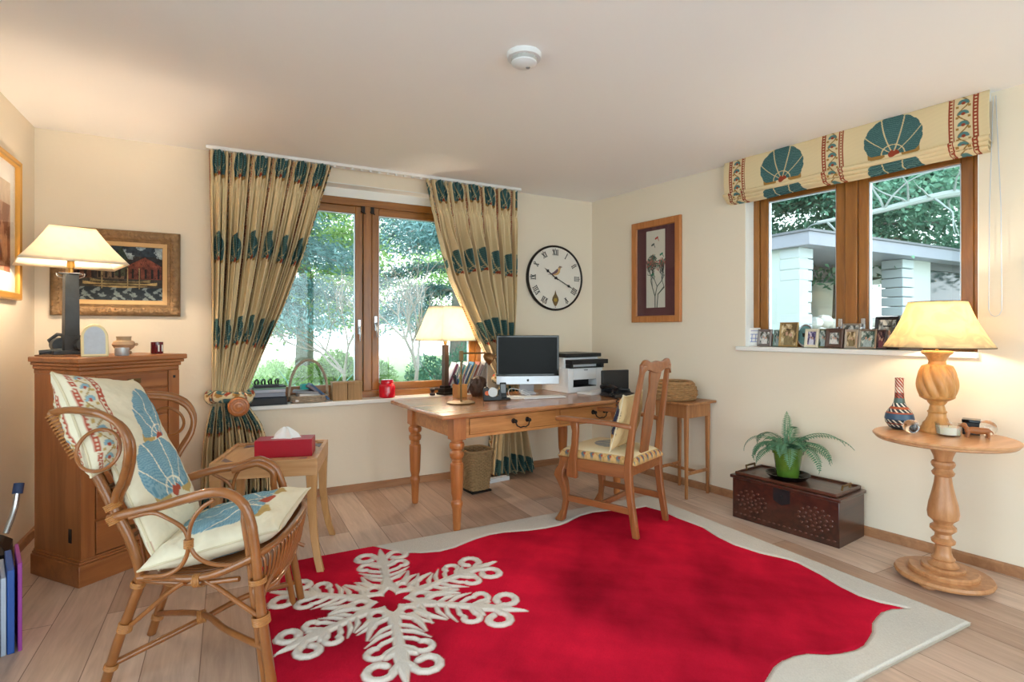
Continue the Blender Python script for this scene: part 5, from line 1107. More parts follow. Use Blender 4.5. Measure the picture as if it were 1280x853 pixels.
obj('box', MB().box(-.042,.042,-.042,-.034,0,.10).box(-.042,.042,.034,.042,0,.10).box(-.042,-.034,-.034,.034,0,.10).box(.034,.042,-.034,.034,0,.10).box(-.034,.034,-.034,.034,0,.006), mat('orange_wood', '#d08b45', .45, noise=.2, nscale=30), ph, bev=.002)
r_ = random.Random(8)
for i in range(13):
    x, y = r_.uniform(-.026,.026), r_.uniform(-.026,.026); a, b_ = x*1.9+r_.uniform(-.01,.01), y*1.9; q = one('pen', MB().tube([(x*.7,y*.7,.010),(a,b_,r_.uniform(.135,.175))], .0038, 8), mat('pen_%d' % i, ['#20222a','#1d3f7a','#c9c9c9','#8b1f2a','#1f1f1f','#d8c43a'][i % 6], .35), '%s pen in the square wooden pen holder on the desk' % ['black','dark blue','silver','dark red','charcoal','yellow'][i % 6], 'pen', (-1.575, -.47, DZ), 5, group='pens in the wooden holder')
m_ = MB(); nn = 22
m_.lathe([(0,0),(.040,.0),(.052,.02),(.060,.06),(.062,.10),(.050,.135),(.028,.150),(0,.155)], 40, mod=lambda a, i, z: 1+.13*math.sin(5*a+z*30)+.09*math.sin(9*a-z*55))
one('root_carving', m_, mat('dark_root', '#4f3322', .6, noise=.4, nscale=30, bump=.8, bscale=45), 'dark brown knobbly carved lump beside the pen holder', 'ornament', (-1.425, -.47, DZ))
td = thing('tape_dispenser', 'black tape dispenser on the desk in front of the computer', 'tape dispenser', (-1.44, -.755, DZ), -18)
obj('body', MB().prism([(-.065,0),(.065,0),(.067,.035),(.062,.075),(.050,.078),(.045,.040),(.02,.028),(-.012,.040),(-.022,.085),(-.035,.100),(-.055,.095),(-.065,.07)], -.028, .028, Matrix(((1,0,0,0),(0,0,-1,0),(0,1,0,0),(0,0,0,1)))), M['black'], td, bev=.004)
obj('tape_roll', MB(T(.002,-.012,.062,0,90)).lathe([(.018,0),(.034,0),(.034,.022),(.018,.022)], 32), mat('clear_tape', '#d9dadb', .25), td)
obj('dial', MB(T(-.040,-.029,.055,0,90)).lathe([(0,0),(.016,0),(.016,.003),(0,.003)], 24), mat('orange_dot', '#e06a35', .5), td)
mp_ = thing('cordless_handset', 'dark cordless handset upright in its small desk stand', 'telephone', (-1.35, -.76, DZ), -20)
obj('cradle', MB().box(-.03,.05,-.035,.035,0,.012).box(-.025,.025,-.01,.025,.012,.03), M['black'], mp_, bev=.004)
obj('handset', MB(T(.0,.0,.012,0,-16)).box(-.024,.024,-.009,.009,0,.115), M['black'], mp_, bev=.006); obj('screen', MB(T(.0,.0,.012,0,-16)).box(-.018,.018,-.0105,-.009,.035,.10), mat('grey_screen', '#8e949b', .2), mp_, sm=0)
mo = thing('desktop_computer', 'silver all-in-one computer with a black screen on the desk', 'computer', (-1.005, -.51, DZ), -21.7)
sc_ = MB().box(-.253, .253, -.012, -.002, .075, .460)
obj('screen_bezel', MB().box(-.253, .253, -.016, -.008, .142, .468), M['blackg'], mo, bev=.004)
obj('chin', MB().box(-.253, .253, -.0165, -.006, .075, .1425), M['alu'], mo, bev=.003)
obj('back_shell', MB().box(-.246, .246, -.008, .004, .082, .460).taper((0,.018), .46, .03, .10, .44, .44, .028), M['alu'], mo, bev=.004)
obj('display', MB().box(-.238, .238, -.0168, -.0155, .158, .452), mat('screen_off', '#060607', .25, spec=.12), mo, sm=0)
obj('stand_neck', MB().prism([(.0,.30),(.03,.30),(.055,.10),(.10,.012),(.10,0),(-.06,0),(-.06,.008),(.075,.012),(.035,.10)], -.06, .06, Matrix(((0,0,1,0),(1,0,0,0),(0,1,0,0),(0,0,0,1)))), M['alu'], mo, bev=.002)
ap = MB(T(0,-.0168,.108,0,90)); ap.prism([(.0,-.010),(.006,-.009),(.009,-.003),(.007,.001),(.009,.006),(.005,.009),(0,.0075),(-.005,.009),(-.009,.005),(-.010,-.001),(-.007,-.008),(-.003,-.0105)], 0, .0012).prism([(0,.010),(.004,.014),(.003,.010)], 0, .0012)
obj('fruit_logo', ap, M['black'], mo, sm=0)
kb = thing('keyboard', 'thin white keyboard on the desk in front of the computer', 'keyboard', (-1.04, -.80, DZ), -8)
obj('case', MB().box(-.17,.17,-.055,.055,.0,.010), M['plastic'], kb, bev=.003)
for j in range(5): obj('key_row', MB().box(-.163,.163,-.047+.0195*j,-.047+.0195*j+.0165,.010,.0125), M['paper'], kb, bev=.001)
one('paper_sheet', MB().box(-.105,.105,-.148,.148,0,.0015), M['paper'], 'white sheet of paper lying on the desk between handset and keyboard', 'paper', (-1.20,-.69,DZ), 62, sm=0)
one('white_cable', MB().tube(smooth([(-.97,-.62,.01),(-1.05,-.60,.03),(-1.12,-.64,.05),(-1.16,-.70,.03),(-1.10,-.72,.012),(-1.14,-.66,.045),(-1.22,-.62,.06),(-1.26,-.68,.02),(-1.20,-.735,.004)], 8), .0025, 6), M['plastic'], 'thin white cable looped in front of the computer', 'cable', (0,0,DZ))
pr = thing('printer', 'white and black multifunction printer right of the computer', 'printer', (-.715, -.66, DZ), 5.3)
pw, pdp = .37, .36
obj('body', MB().box(0, pw, .0, pdp, .0, .045).box(0, .055, 0, pdp, .045, .20).box(.30, pw, 0, pdp, .045, .20).box(.055, .30, .10, pdp, .045, .20).box(.055,.30,0,.10,.105,.20), M['plastic'], pr, bev=.004)
obj('rear_housing', MB().box(.0, pw*.98, .05, pdp, .20, .285), M['plastic'], pr, bev=.006)
obj('scanner_lid', MB().box(-.005, pw+.005, .02, pdp, .287, .318), M['black'], pr, bev=.006)
obj('control_panel', MB().box(.01, pw+.03, -.035, .06, .232, .268).box(.01, pw, -.02, .05, .20, .206).box(.01,.04,-.015,.05,.206,.232).box(pw-.03,pw,-.015,.05,.206,.232), M['black'], pr, bev=.004)
obj('paper_slot', MB().box(.058, .298, .0, .10, .046, .052).box(.06,.296,.094,.0995,.052,.104), M['black'], pr, sm=0)
obj('maker_mark', MB().box(.165, .205, -.0012, .0, .178, .188), mat('mark_grey', '#9a9ea4', .4), pr, sm=0)
one('printed_sheets', MB().box(-.11,.11,-.10,.06,0,.012).box(-.10,.115,-.09,.05,.012,.016), M['paper'], 'stack of white sheets in front of the printer', 'paper', (-.535,-.735,DZ), 8, sm=0)
tp_ = thing('desk_telephone', 'black corded desk telephone at the right end of the desk', 'telephone', (-.475, -.985, DZ), 0)
obj('phone_base', MB().taper((0,0), .20, .19, 0, .03, .19, .18).taper((.02,.02), .15,.14,.03,.055,.14,.10), M['black'], tp_, bev=.006)
obj('handset', MB().tube(smooth([(-.085,-.085,.060),(-.085,-.05,.078),(-.085,.0,.085),(-.085,.05,.082),(-.085,.085,.066)], 5), [.022,.021,.019,.017,.015,.014,.013,.013,.013,.013,.013,.013,.014,.015,.016,.018,.019,.02,.021,.022,.022], 12), M['black'], tp_)
obj('keypad', MB().box(-.02,.07,-.06,.02,.052,.058), mat('keys_grey', '#3b3d42', .5), tp_, bev=.002)
coil = [(-.135+.012*math.cos(i*1.2), -.095-.012*math.sin(i*1.2)-.0, .05-.0042*i) for i in range(11)]+[(-.14+.012*math.cos(i*1.2), -.175+.012*math.sin(i*1.2), .0-.0052*i) for i in range(30)]+[(-.12+.012*math.cos(i*1.2),-.16,-.155+.006*i) for i in range(12)]
obj('coiled_cord', MB().tube(smooth(coil, 3), .0036, 6), M['black'], tp_)
one('black_panel', MB().box(-.125,.125,-.012,.012,0,.195).box(-.125,.125,-.03,.03,0,.012), M['black'], 'upright black rectangular panel behind the desk telephone', 'document stand', (-.435,-.90,DZ), -4, bev=.006)  # unidentified object, built as a plain upright black panel
# ---------------- on the left window sill ----------------
SZ = oz0+.033
wl = thing('window_lamp', 'square column lamp with ivory pyramid shade on the window sill', 'lamp', (-1.515, -.0, SZ))
obj('base', MB(Matrix.Rotation(R(18),4,'Z')).box(-.055,.055,-.055,.055,0,.02).box(-.045,.045,-.045,.045,.02,.055).box(-.034,.034,-.034,.034,.055,.075), M['darkmetal'], wl, bev=.003)
obj('column', MB(Matrix.Rotation(R(18),4,'Z')).box(-.022,.022,-.022,.022,.075,.42), wood('walnut', '#5d4433', '#3b2a20', 'Z', .35, 3, .3), wl, bev=.003)
obj('socket', MB().lathe([(.010,.42),(.012,.425),(.017,.43),(.017,.468),(.012,.472)], 20), M['brass'], wl)
bulb(wl, 0, 0, .52, 5.5)
pyramid_shade(wl, .365, .195, .455, .742, 18, M['shadeC'], .0, mat('ivory_trim', '#d8cfae', .8))
obj('shade_carrier', MB().tube([(-.09,0,.72),(.09,0,.72)], .002, 5).tube([(0,0,.50),(0,0,.73)], .003, 6), M['brass'], wl)
mg = [('#d9d4e2','pale lilac'),('#7d3f5e','plum'),('#e9e9ea','white'),('#a8c6c9','pale aqua'),('#dfe3e6','light grey'),('#4f9aa8','turquoise'),('#e7e2cf','cream'),('#5b86a8','mid blue'),('#f4f4f2','bright white'),('#46708f','dark blue'),('#e8d9a0','pale yellow'),('#c3ccd6','silver blue'),('#8e5a50','russet'),('#ededee','off-white'),('#b9a9b4','dusty pink'),('#9aa1a8','slate grey')]
for i, (c_, cn) in enumerate(mg):
    lean = 24; X = T(-1.535+.0185*i, .030, SZ+.001) @ Matrix.Rotation(R(lean), 4, 'Y'); hgt = .285-.012*(i % 3)
    o = obj('magazine', MB().box(-.0040,.0040,-.045,.06,0.0,hgt), mat('cover_%d' % i, c_, .4), sm=0); o.matrix_world = Matrix.Translation((0,0,.004)) @ X
    tag(o, '%s magazine leaning in the row on the sill behind the window lamp' % cn, 'magazine', 'magazines leaning on the sill')
one('small_ornament', MB().lathe([(0,0),(.02,0),(.026,.012),(.012,.024),(.018,.04),(.024,.052),(.014,.062),(0,.064)], 20).tube([(0,0,.05),(.04,.0,.055),(.055,0,.05)], .012, 8), mat('dark_bronze', '#3c2b26', .4), 'small dark brown ornament on the sill left of the window lamp', 'ornament', (-1.63, -.005, SZ))
jr = thing('red_glass_jar', 'bright red glass candle jar on the sill below the window mullion', 'jar', (-2.00, .035, SZ))
rg_ = mat('red_glass', '#d3102a', .08, coat=.6, sss=0)
obj('jar', MB().lathe([(0,0),(.056,0),(.064,.006),(.066,.09),(.060,.105),(.050,.112),(.048,.112),(.046,.104),(.058,.09),(.056,.012),(0,.012)], 40), rg_, jr)
obj('lid', MB().lathe([(.044,.110),(.050,.114),(.051,.135),(.047,.142),(0,.144)], 40), rg_, jr)
bxm = wood('sill_box', '#b08a5c', '#8d6a41', 'Z', .6, 5, 0)
for i, x in enumerate((-2.375, -2.262)):
    q = thing('storage_box', ['left of the two pale brown boxes next to the arched basket', 'right of the two pale brown boxes, next to the window mullion'][i], 'box', (x, .045, SZ), 0, 'brown boxes on the sill')
    obj('box_body', MB().box(-.054,.054,-.055,.055,0,.125), bxm, q, bev=.002); obj('lid', MB().box(-.056,.056,-.057,.057,.125,.142), bxm, q, bev=.002)
ab = thing('arch_handled_basket', 'flat white-washed wicker basket with a tall arched handle on the sill', 'basket', (-2.60, .025, SZ))
pf = lambda f: (.12+.018*f, .008+.045*f)
m_ = weave(pf, 22, 5, .006, .005, 1.0, .52); whw = mat('whitewashed_wicker', '#b9a690', .7, noise=.4, nscale=40)
obj('weaving', m_, whw, ab); obj('base', MB().lathe([(0,.002),(.12,.002),(.12,.010),(0,.010)], 32, T(0,0,0) @ Matrix.Diagonal((1,.52,1,1))), whw, ab)
obj('handle', MB().tube([(.138*math.cos(a)*1.0, 0, .045+.275*math.sin(a)**.9) for a in np.linspace(0.0, PI, 30)], .0085, 8).tube([(.130*math.cos(a), .006*math.cos(a*14), .045+.265*math.sin(a)**.9) for a in np.linspace(0.0, PI, 60)], .0035, 6), whw, ab)
one('turquoise_box', MB().taper((0,0),.055,.045,0,.040,.048,.04), mat('turquoise', '#2aa9a4', .5), 'small turquoise box lying on top of the papers in the arched basket', 'box', (-2.63,.02,SZ+.098), 20, bev=.004)
for i, (dx, dz, rz_, c_, ry) in enumerate(((-.01,.012,5,'#e8e6e4',0),(0,.032,-6,'#4a4e57',0),(.01,.050,12,'#dcdad8',3),(-.02,.072,-10,'#8d8f95',5),(.045,.070,20,'#7d7684',35),(.065,.072,10,'#3f5c80',42))):
    q = one('papers', MB().box(-.09,.09,-.045,.045,0,.016), mat('paper_%d' % i, c_, .6), ['lowest bundle of white papers in the arched basket','dark grey booklet second from the bottom in the arched basket','cream booklet in the middle of the arched basket','grey booklet near the top in the arched basket','lilac booklet tipped up in the arched basket','blue booklet leaning at the right in the arched basket'][i], 'papers', (-2.60+dx, .02, SZ+dz), rz_, 'papers in the arched basket', sm=0)
    q.rotation_euler = (0, R(ry), R(rz_))
xt0, xt1 = -3.00, -2.765
dt = thing('letter_tray', 'black plastic letter tray at the bottom of the pile on the sill', 'tray', ((xt0+xt1)/2, .035, SZ))
obj('tray', MB().box(-.125,.125,-.075,.075,0,.006).box(-.125,-.119,-.075,.075,.006,.058).box(.119,.125,-.075,.075,.006,.058).box(-.119,.119,.069,.075,.006,.058).box(-.119,.119,-.075,-.069,.006,.05), M['black'], dt, bev=.002)
obj('contents', MB().box(-.116,.116,-.066,.066,.008,.052), mat('folder_slate', '#565b68', .6), dt, sm=0)
for i, (z_, h_, c_, lab) in enumerate(((.060,.030,'#8e93a3','grey folder pile resting on the black letter tray'),(.091,.022,'#b6bac8','pale lilac folder in the pile on the sill'),(.114,.012,'#7ea08f','pale green folder near the top of the pile on the sill'),(.127,.010,'#2c3038','black folder on top of the pile on the sill'))):
    one('folder', MB().box(-.118+.006*i,.118-.004*i,-.07,.07,0,h_), mat('folder_%d' % i, c_, .55), lab, 'folder', ((xt0+xt1)/2+.004*i, .033, SZ+z_), 2*i-2, 'folders piled on the sill', bev=.002)
m_ = MB()
for k in range(4): m_.tube(smooth([(-.07+.045*k,-.05,.004),(-.075+.045*k,-.035,.030),(-.06+.045*k,.0,.045),(-.05+.045*k,.05,.030),(-.05+.045*k,.06,.004)], 5), .006, 6)
m_.box(-.085,.085,-.06,-.04,0,.012); obj_ = one('wire_rack', m_, M['black'], 'black looped rack on the very top of the folder pile', 'rack', ((xt0+xt1)/2-.01, .035, SZ+.138))
# ---------------- photographs on the right window sill ----------------
PZ = rz0+.034
def photo_img(seed, cs):
    def f(U, V):
        n1 = gaussn(U, V, 2.4, seed); n2 = gaussn(U, V, 6, seed+3); c = np.broadcast_to(np.array(lin(cs[0])), U.shape+(3,)).copy()
        c[n1 > .25] = np.array(lin(cs[1])); c[n1 < -.45] = np.array(lin(cs[2]))
        for (cx, cy) in ((-.25,.1),(.28,-.02)):
            c[(np.abs(U-cx) < .24+.1*(V < -.3)) & (V < cy-.12)] = np.array(lin(cs[3])); c[np.hypot((U-cx)/.17, (V-cy)/.2) < 1] = np.array(lin('#c9a08a'))
        return np.clip(c*(1+.12*n2[..., None]), 0, 1)
    return f
def pframe(s, w_, h_, o_, rz_, fc, fw, cs, label, metal=.0, seed=1, lean=9):
    r_ = thing('photo_frame', label, 'photo frame', group='framed photographs on the right-hand sill'); r_.matrix_world = WR @ T(s, o_, PZ+.001, rz_)
    X = Matrix.Translation((0,0,0)) @ Matrix.Rotation(R(-lean), 4, 'X'); fr = frame_mb(w_, h_, fw, [(0,-.002),(0,.010),(fw*.3,.013),(fw*.8,.010),(fw,.006)]); f2 = MB(X @ Matrix.Translation((0,0,h_/2))); f2.add(fr.v, fr.f)
    f2.box(-w_/2,w_/2,0,.004,-h_/2,h_/2)
    obj('frame', f2, mat('frame_%d' % seed, fc, .4, metal=metal), r_, sm=0)
    p_ = panel('photograph', w_-2*fw, h_-2*fw, photo_img(seed, cs), r_, -.0055, (40, 40)); p_.matrix_parent_inverse = Matrix(); p_.matrix_basis = X @ Matrix.Translation((0,0,h_/2))
    obj('back_strut', MB().box(-w_*.15,w_*.15,0,.003,0,h_*.75, T(0,h_*.30,0,0,lean*2)), M['black'], r_, sm=0)
    return r_
G = ['#9aa0a0','#5b5a52','#d8d8d2','#dcdad6']; B_ = ['#7c8b86','#3f5a50','#c8d0c8','#a7b6b8']; W_ = ['#b29a72','#6d5a3c','#d9c9a6','#8a7a58']; V_ = ['#7a6f96','#4b4468','#c9c2d6','#d6d6e2']
fr_list = [
 (1.735,.105,.122,.020,-2,'#8f8582',.018,G,'silvery grey frame third from the left end of the sill',.5),
 (1.815,.075,.118,.055,-8,'#8fa79c',.010,B_,'greenish narrow frame half hidden behind the tall gilt frame',0),
 (1.908,.126,.170,.015,2,'#a98a58',.012,W_,'tallest gilt frame with a brown photograph on the sill',.4),
 (2.064,.088,.124,.012,-3,'#e5dcc4',.018,V_,'cream frame with a violet photograph left of the mullion handle',0),
 (2.132,.080,.124,.035,3,'#7d7a4e',.010,B_,'olive frame tucked behind the cream one',.2),
 (2.206,.110,.126,.012,-4,'#5b4238',.026,G,'dark brown wide-bordered frame below the window handle',0),
 (2.285,.105,.158,.058,0,'#a89c90',.012,G,'taller pale frame standing behind the dark brown one',.3),
 (2.306,.074,.120,.012,4,'#b2a596',.014,W_,'slim pale frame between the dark brown and silver ones',.2),
 (2.398,.100,.122,.012,-3,'#9c9183',.013,B_,'silver frame with a green photograph near the lamp shade',.6),
 (2.480,.135,.200,.058,-6,'#1c1a1c',.020,G,'large black frame at the back beside the lamp shade',0),
 (2.470,.060,.118,.012,0,'#4a3b3a',.010,['#50343a','#2e2226','#8a6a60','#704048'],'small dark frame in front of the large black one',0),
 (2.62,.11,.125,.03,5,'#8f8582',.014,G,'grey frame just behind the parchment lamp shade',.4)]
for i, a in enumerate(fr_list): pframe(a[0], a[1], a[2], a[3], a[4], a[5], a[6], a[7], a[8], a[9], seed=i+1)
of = thing('oval_frame', 'oval silver photo frame just right of the tallest gilt frame', 'photo frame', group='framed photographs on the right-hand sill'); of.matrix_world = WR @ T(2.003, .045, PZ+.001)
X = Matrix.Rotation(R(-10), 4, 'X') @ Matrix.Translation((0,0,.080)) @ Matrix.Diagonal((.72,1,1,1))
obj('frame', MB(X @ Matrix.Rotation(R(90),4,'X')).tube([(.072*math.cos(2*PI*i/48),.072*math.sin(2*PI*i/48),0) for i in range(48)], .0075, 8, True), M['silver'], of)
obj('photograph', MB(X @ Matrix.Rotation(R(90),4,'X')).lathe([(0,-.003),(.070,-.003),(.070,.002),(0,.002)], 48), mat('teal_photo', '#6fa0a0', .3, noise=.5, nscale=25), of)
obj('back_strut', MB().box(-.015,.015,0,.003,0,.10, T(0,.035,0,0,20)), M['black'], of, sm=0)
gc = thing('greeting_card', 'folded white card with blue drawing at the left end of the sill', 'card'); gc.matrix_world = WR @ T(1.645, .035, PZ)
obj('front_leaf', MB().box(-.045,.045,-.001,.001,0,.134, T(0,0,0,-6,-7)), M['paper'], gc, sm=0); obj('back_leaf', MB().box(-.045,.045,-.001,.001,0,.134, T(0,.033,0,-6,7)), M['paper'], gc, sm=0)
bl = mat('blue_ink', '#6f86c9', .7)
for z_ in (.03,.055,.085,.11): obj('blue_line', MB().box(-.030,.034,-.0022,-.001,z_,z_+.004, T(0,0,0,-6,-7)), bl, gc, sm=0)
for x_ in (-.02,.01): obj('blue_line', MB().box(x_,x_+.004,-.0022,-.001,.03,.085, T(0,0,0,-6,-7)), bl, gc, sm=0)
# ---------------- files at the left edge ----------------
def fold(w_, h_, c_, lab, k, dep=.27):
    ox = -3.862-math.cos(R(17))*k+.012; oy = -1.535-math.sin(R(17))*k
    return one('document_file', MB().box(-w_,0,0,dep,0,h_), mat('file_'+c_[1:], c_, .35), lab, 'file', (ox,oy,0), 17, 'files standing by the left wall', bev=.003)
fold(.013, .345, '#a547a8', 'purple plastic file standing at the right end of the row of files', 0)
fold(.022, .325, '#2f5fb5', 'blue plastic file standing next to the purple one', .022)
fold(.016, .300, '#c3d3ea', 'pale translucent file with papers between the blue files', .046, .25)
fold(.024, .318, '#2450a0', 'darker blue file third from the right end of the row', .064)
fold(.050, .300, '#22252c', 'black lever file furthest left in the row', .090)
bt = thing('black_crate', 'low black mesh crate on the floor in front of the files', 'crate', (-3.985, -1.72, 0), 17)
obj('crate_body', MB().box(-.12,.08,-.08,-.074,0,.12).box(-.12,.08,.074,.08,0,.12).box(-.12,-.114,-.074,.074,0,.12).box(.074,.08,-.074,.074,0,.12).box(-.12,.08,-.08,.08,0,.006), M['black'], bt, bev=.002)
cr_ = thing('equipment_case', 'black case with a grey tube lying on the floor between files and cabinet', 'case', (-4.075, -1.16, 0), 10)
obj('case_body', MB().taper((0,0),.18,.26,0,.30,.17,.24).taper((0,0),.17,.24,.30,.34,.10,.16), M['black'], cr_, bev=.02)
obj('tube', MB().tube(smooth([(.06,.10,.33),(.085,.14,.42),(.095,.16,.50)], 5), .012, 10), M['silver'], cr_); obj('grip', MB().tube([(.095,.16,.49),(.10,.175,.535)], .02, 12), mat('blue_grip', '#27406e', .4), cr_)
ws_ = thing('wall_socket', 'black wall socket at the right edge low on the wall', 'socket'); ws_.matrix_world = WR @ T(3.175, -.001, .50)
obj('plate', MB().box(-.04,.04,-.012,0,-.04,.04), M['black'], ws_, bev=.003); obj('rocker', MB().box(-.012,.012,-.016,-.012,.0,.024), M['blackg'], ws_, bev=.001)
# ---------------- outside: garden ----------------
def leafmat(name, c1, c2, tr=.35):
    m = bpy.data.materials.new(name); m.use_nodes = True; t = m.node_tree; b = t.nodes['Principled BSDF']; b.inputs['Roughness'].default_value = .6; b.inputs['Specular IOR Level'].default_value = .3
    tc = t.nodes.new('ShaderNodeTexCoord'); n = t.nodes.new('ShaderNodeTexNoise'); n.inputs['Scale'].default_value = 2.5; n.inputs['Detail'].default_value = 6; t.links.new(tc.outputs['Object'], n.inputs['Vector'])
    r = t.nodes.new('ShaderNodeValToRGB'); r.color_ramp.elements[0].position = .35; r.color_ramp.elements[0].color = (*lin(c2),1); r.color_ramp.elements[1].position = .65; r.color_ramp.elements[1].color = (*lin(c1),1)
    t.links.new(n.outputs['Fac'], r.inputs[0]); t.links.new(r.outputs[0], b.inputs['Base Color'])
    tl_ = t.nodes.new('ShaderNodeBsdfTranslucent'); t.links.new(r.outputs[0], tl_.inputs[0]); ms = t.nodes.new('ShaderNodeMixShader'); ms.inputs[0].default_value = tr
    t.links.new(b.outputs[0], ms.inputs[1]); t.links.new(tl_.outputs[0], ms.inputs[2]); t.links.new(ms.outputs[0], t.nodes['Material Output'].inputs[0]); return m
def leafmesh(name, pts, dirs, L_, W__, m, parent=None):
    n = len(pts); d = dirs/np.linalg.norm(dirs, axis=1)[:, None]; q = rng.normal(size=(n, 3)); s = np.cross(d, q); s /= np.linalg.norm(s, axis=1)[:, None]
    L_ = L_*rng.uniform(.6, 1.3, n)[:, None]; W__ = W__*rng.uniform(.7, 1.2, n)[:, None]
    V4 = np.stack([pts-s*0, pts+d*L_*.5+s*W__/2, pts+d*L_, pts+d*L_*.5-s*W__/2], 1).reshape(-1, 3)
    me = bpy.data.meshes.new(name); setmesh(me, V4, np.arange(n*4).reshape(-1, 4), None, False); me.materials.append(m)
    o = bpy.data.objects.new(name, me); COL.objects.link(o); 
    if parent is not None: o.parent = parent
    return o
bark = mat('bark', '#8d8a80', .9, noise=.3, nscale=12, bump=.6, bscale=20)
def tree(name, label, x, y, h_, rad, nb, leaves, L_, W__, m, z_low=.6, seed=0, droop=.5, zg=-.12, spread=.18, azs=None):
    r_ = np.random.default_rng(seed); root = thing(name, label, 'tree', (x, y, zg)); tr = MB(); tr.tube([(0,0,0),(.08,.05,h_*.4),(-.05,.02,h_*.75),(0,0,h_)], [rad*.07+.05,rad*.05+.04,rad*.03+.02,.015], 10)
    P_, D_ = [], []
    for i in range(nb):
        z = z_low+(h_-z_low)*(i+.5)/nb; az = r_.uniform(0, 2*PI) if azs is None else r_.choice(azs)+r_.normal(0, .3); ln = rad*(1-.65*(z-z_low)/(h_-z_low))*r_.uniform(.75, 1.15)
        el = r_.uniform(.05, .35); n = 9; ps = []
        for k in range(n+1):
            t = k/n; ps.append((ln*t*math.cos(az), ln*t*math.sin(az), z+ln*(el*t-droop*t*t)))
        tr.tube(ps, [.035*(1-.85*k/n)+.006 for k in range(n+1)], 5)
        k_ = leaves//nb; t = r_.uniform(.12, 1, k_)**.8; pp = np.stack([ln*t*math.cos(az), ln*t*math.sin(az), z+ln*(el*t-droop*t*t)], 1)
        pp += r_.normal(size=(k_, 3))*np.array([1,1,.45])*(spread*(.5+t)[:, None]); P_.append(pp)
        D_.append(np.array([math.cos(az), math.sin(az), -.3])+r_.normal(size=(k_, 3))*.7)
    obj('trunk', tr, bark, root); leafmesh('foliage', np.concatenate(P_), np.concatenate(D_), L_, W__, m, root); return root
LM1 = leafmat('cedar_needles', '#83a9a8', '#4a706d'); LM2 = leafmat('soft_green_leaves', '#b5cf86', '#7da25c', .5); LM3 = leafmat('spring_leaves', '#c9dba0', '#93b878', .5); LM4 = leafmat('evergreen', '#7aa78a', '#3b6753', .3)  # light leaf tints also carry the bright outdoor haze
gm = mat('grass', '#8aa463', .95, noise=.3, nscale=3, bump=.5, bscale=60)
struct('ground', MB().box(-14, 16, .3, 24, -.3, -.12).box(1.3, 16, -9, .3, -.3, -.12).box(-14,-4.5,-12,.3,-.3,-.12).box(-4.5,1.3,-12,-6.42,-.3,-.12), gm, sm=0)
struct('trim_5', MB().box(1.3, 9, -3.2, 4.0, -.12, -.10), mat('terrace_stone', '#b9b4aa', .9, noise=.2, nscale=6), sm=0)
tree('cedar_tree', 'large blue-green cedar whose boughs fill the right pane of the left window', .9, 5.6, 6.2, 2.9, 56, 90000, .10, .028, LM1, 1.35, 2, .32, spread=.17)
tree('cedar_tree', 'blue-green cedar behind the left pane of the left window', -3.0, 7.6, 6.5, 2.8, 48, 80000, .12, .032, LM1, 1.7, 5, .30, spread=.2)
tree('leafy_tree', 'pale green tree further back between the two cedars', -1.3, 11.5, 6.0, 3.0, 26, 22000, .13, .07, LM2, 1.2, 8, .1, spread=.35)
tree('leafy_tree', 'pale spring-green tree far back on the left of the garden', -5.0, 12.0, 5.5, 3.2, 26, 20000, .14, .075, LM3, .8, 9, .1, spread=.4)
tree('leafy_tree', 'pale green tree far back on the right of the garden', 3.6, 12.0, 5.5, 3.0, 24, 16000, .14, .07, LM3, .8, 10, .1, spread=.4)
def bush(label, x, y, rx, ry, rz_, n, L_, W__, m, seed):
    r_ = np.random.default_rng(seed); root = thing('garden_shrub', label, 'shrub', (x, y, -.12)); v = r_.normal(size=(n, 3)); v /= np.linalg.norm(v, axis=1)[:, None]; v[:, 2] = np.abs(v[:, 2])
    p_ = v*np.array([rx, ry, rz_])*(r_.uniform(.45, 1.05, n)[:, None]**.5)*(1+.15*np.sin(v[:, :1]*7+seed)); leafmesh('foliage', p_, v+r_.normal(size=(n, 3))*.6, L_, W__, m, root)
    st_ = MB()
    for i in range(9):
        a = 2*PI*i/9; st_.tube([(0,0,0),(.3*rx*math.cos(a),.3*ry*math.sin(a),.5*rz_),(.8*rx*math.cos(a),.8*ry*math.sin(a),.85*rz_)], [.02,.012,.006], 5)
    obj('stems', st_, bark, root); return root
bush('rounded pale green shrub on the lawn seen low in the left pane', -2.55, 5.2, .8, .6, .75, 7000, .07, .04, LM3, 1)
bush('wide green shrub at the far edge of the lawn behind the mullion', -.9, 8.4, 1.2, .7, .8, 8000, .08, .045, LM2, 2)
bush('pinkish flowering shrub at the lower left of the left window', -3.05, 6.6, .7, .5, .55, 5000, .06, .045, leafmat('pink_blossom', '#e6c3c0', '#a9b98a', .5), 3)
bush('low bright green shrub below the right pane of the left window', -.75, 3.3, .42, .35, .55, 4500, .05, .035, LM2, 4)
bush('dark evergreen shrub behind the window lamp', .35, 4.6, .9, .6, 1.0, 9000, .06, .03, LM4, 6)
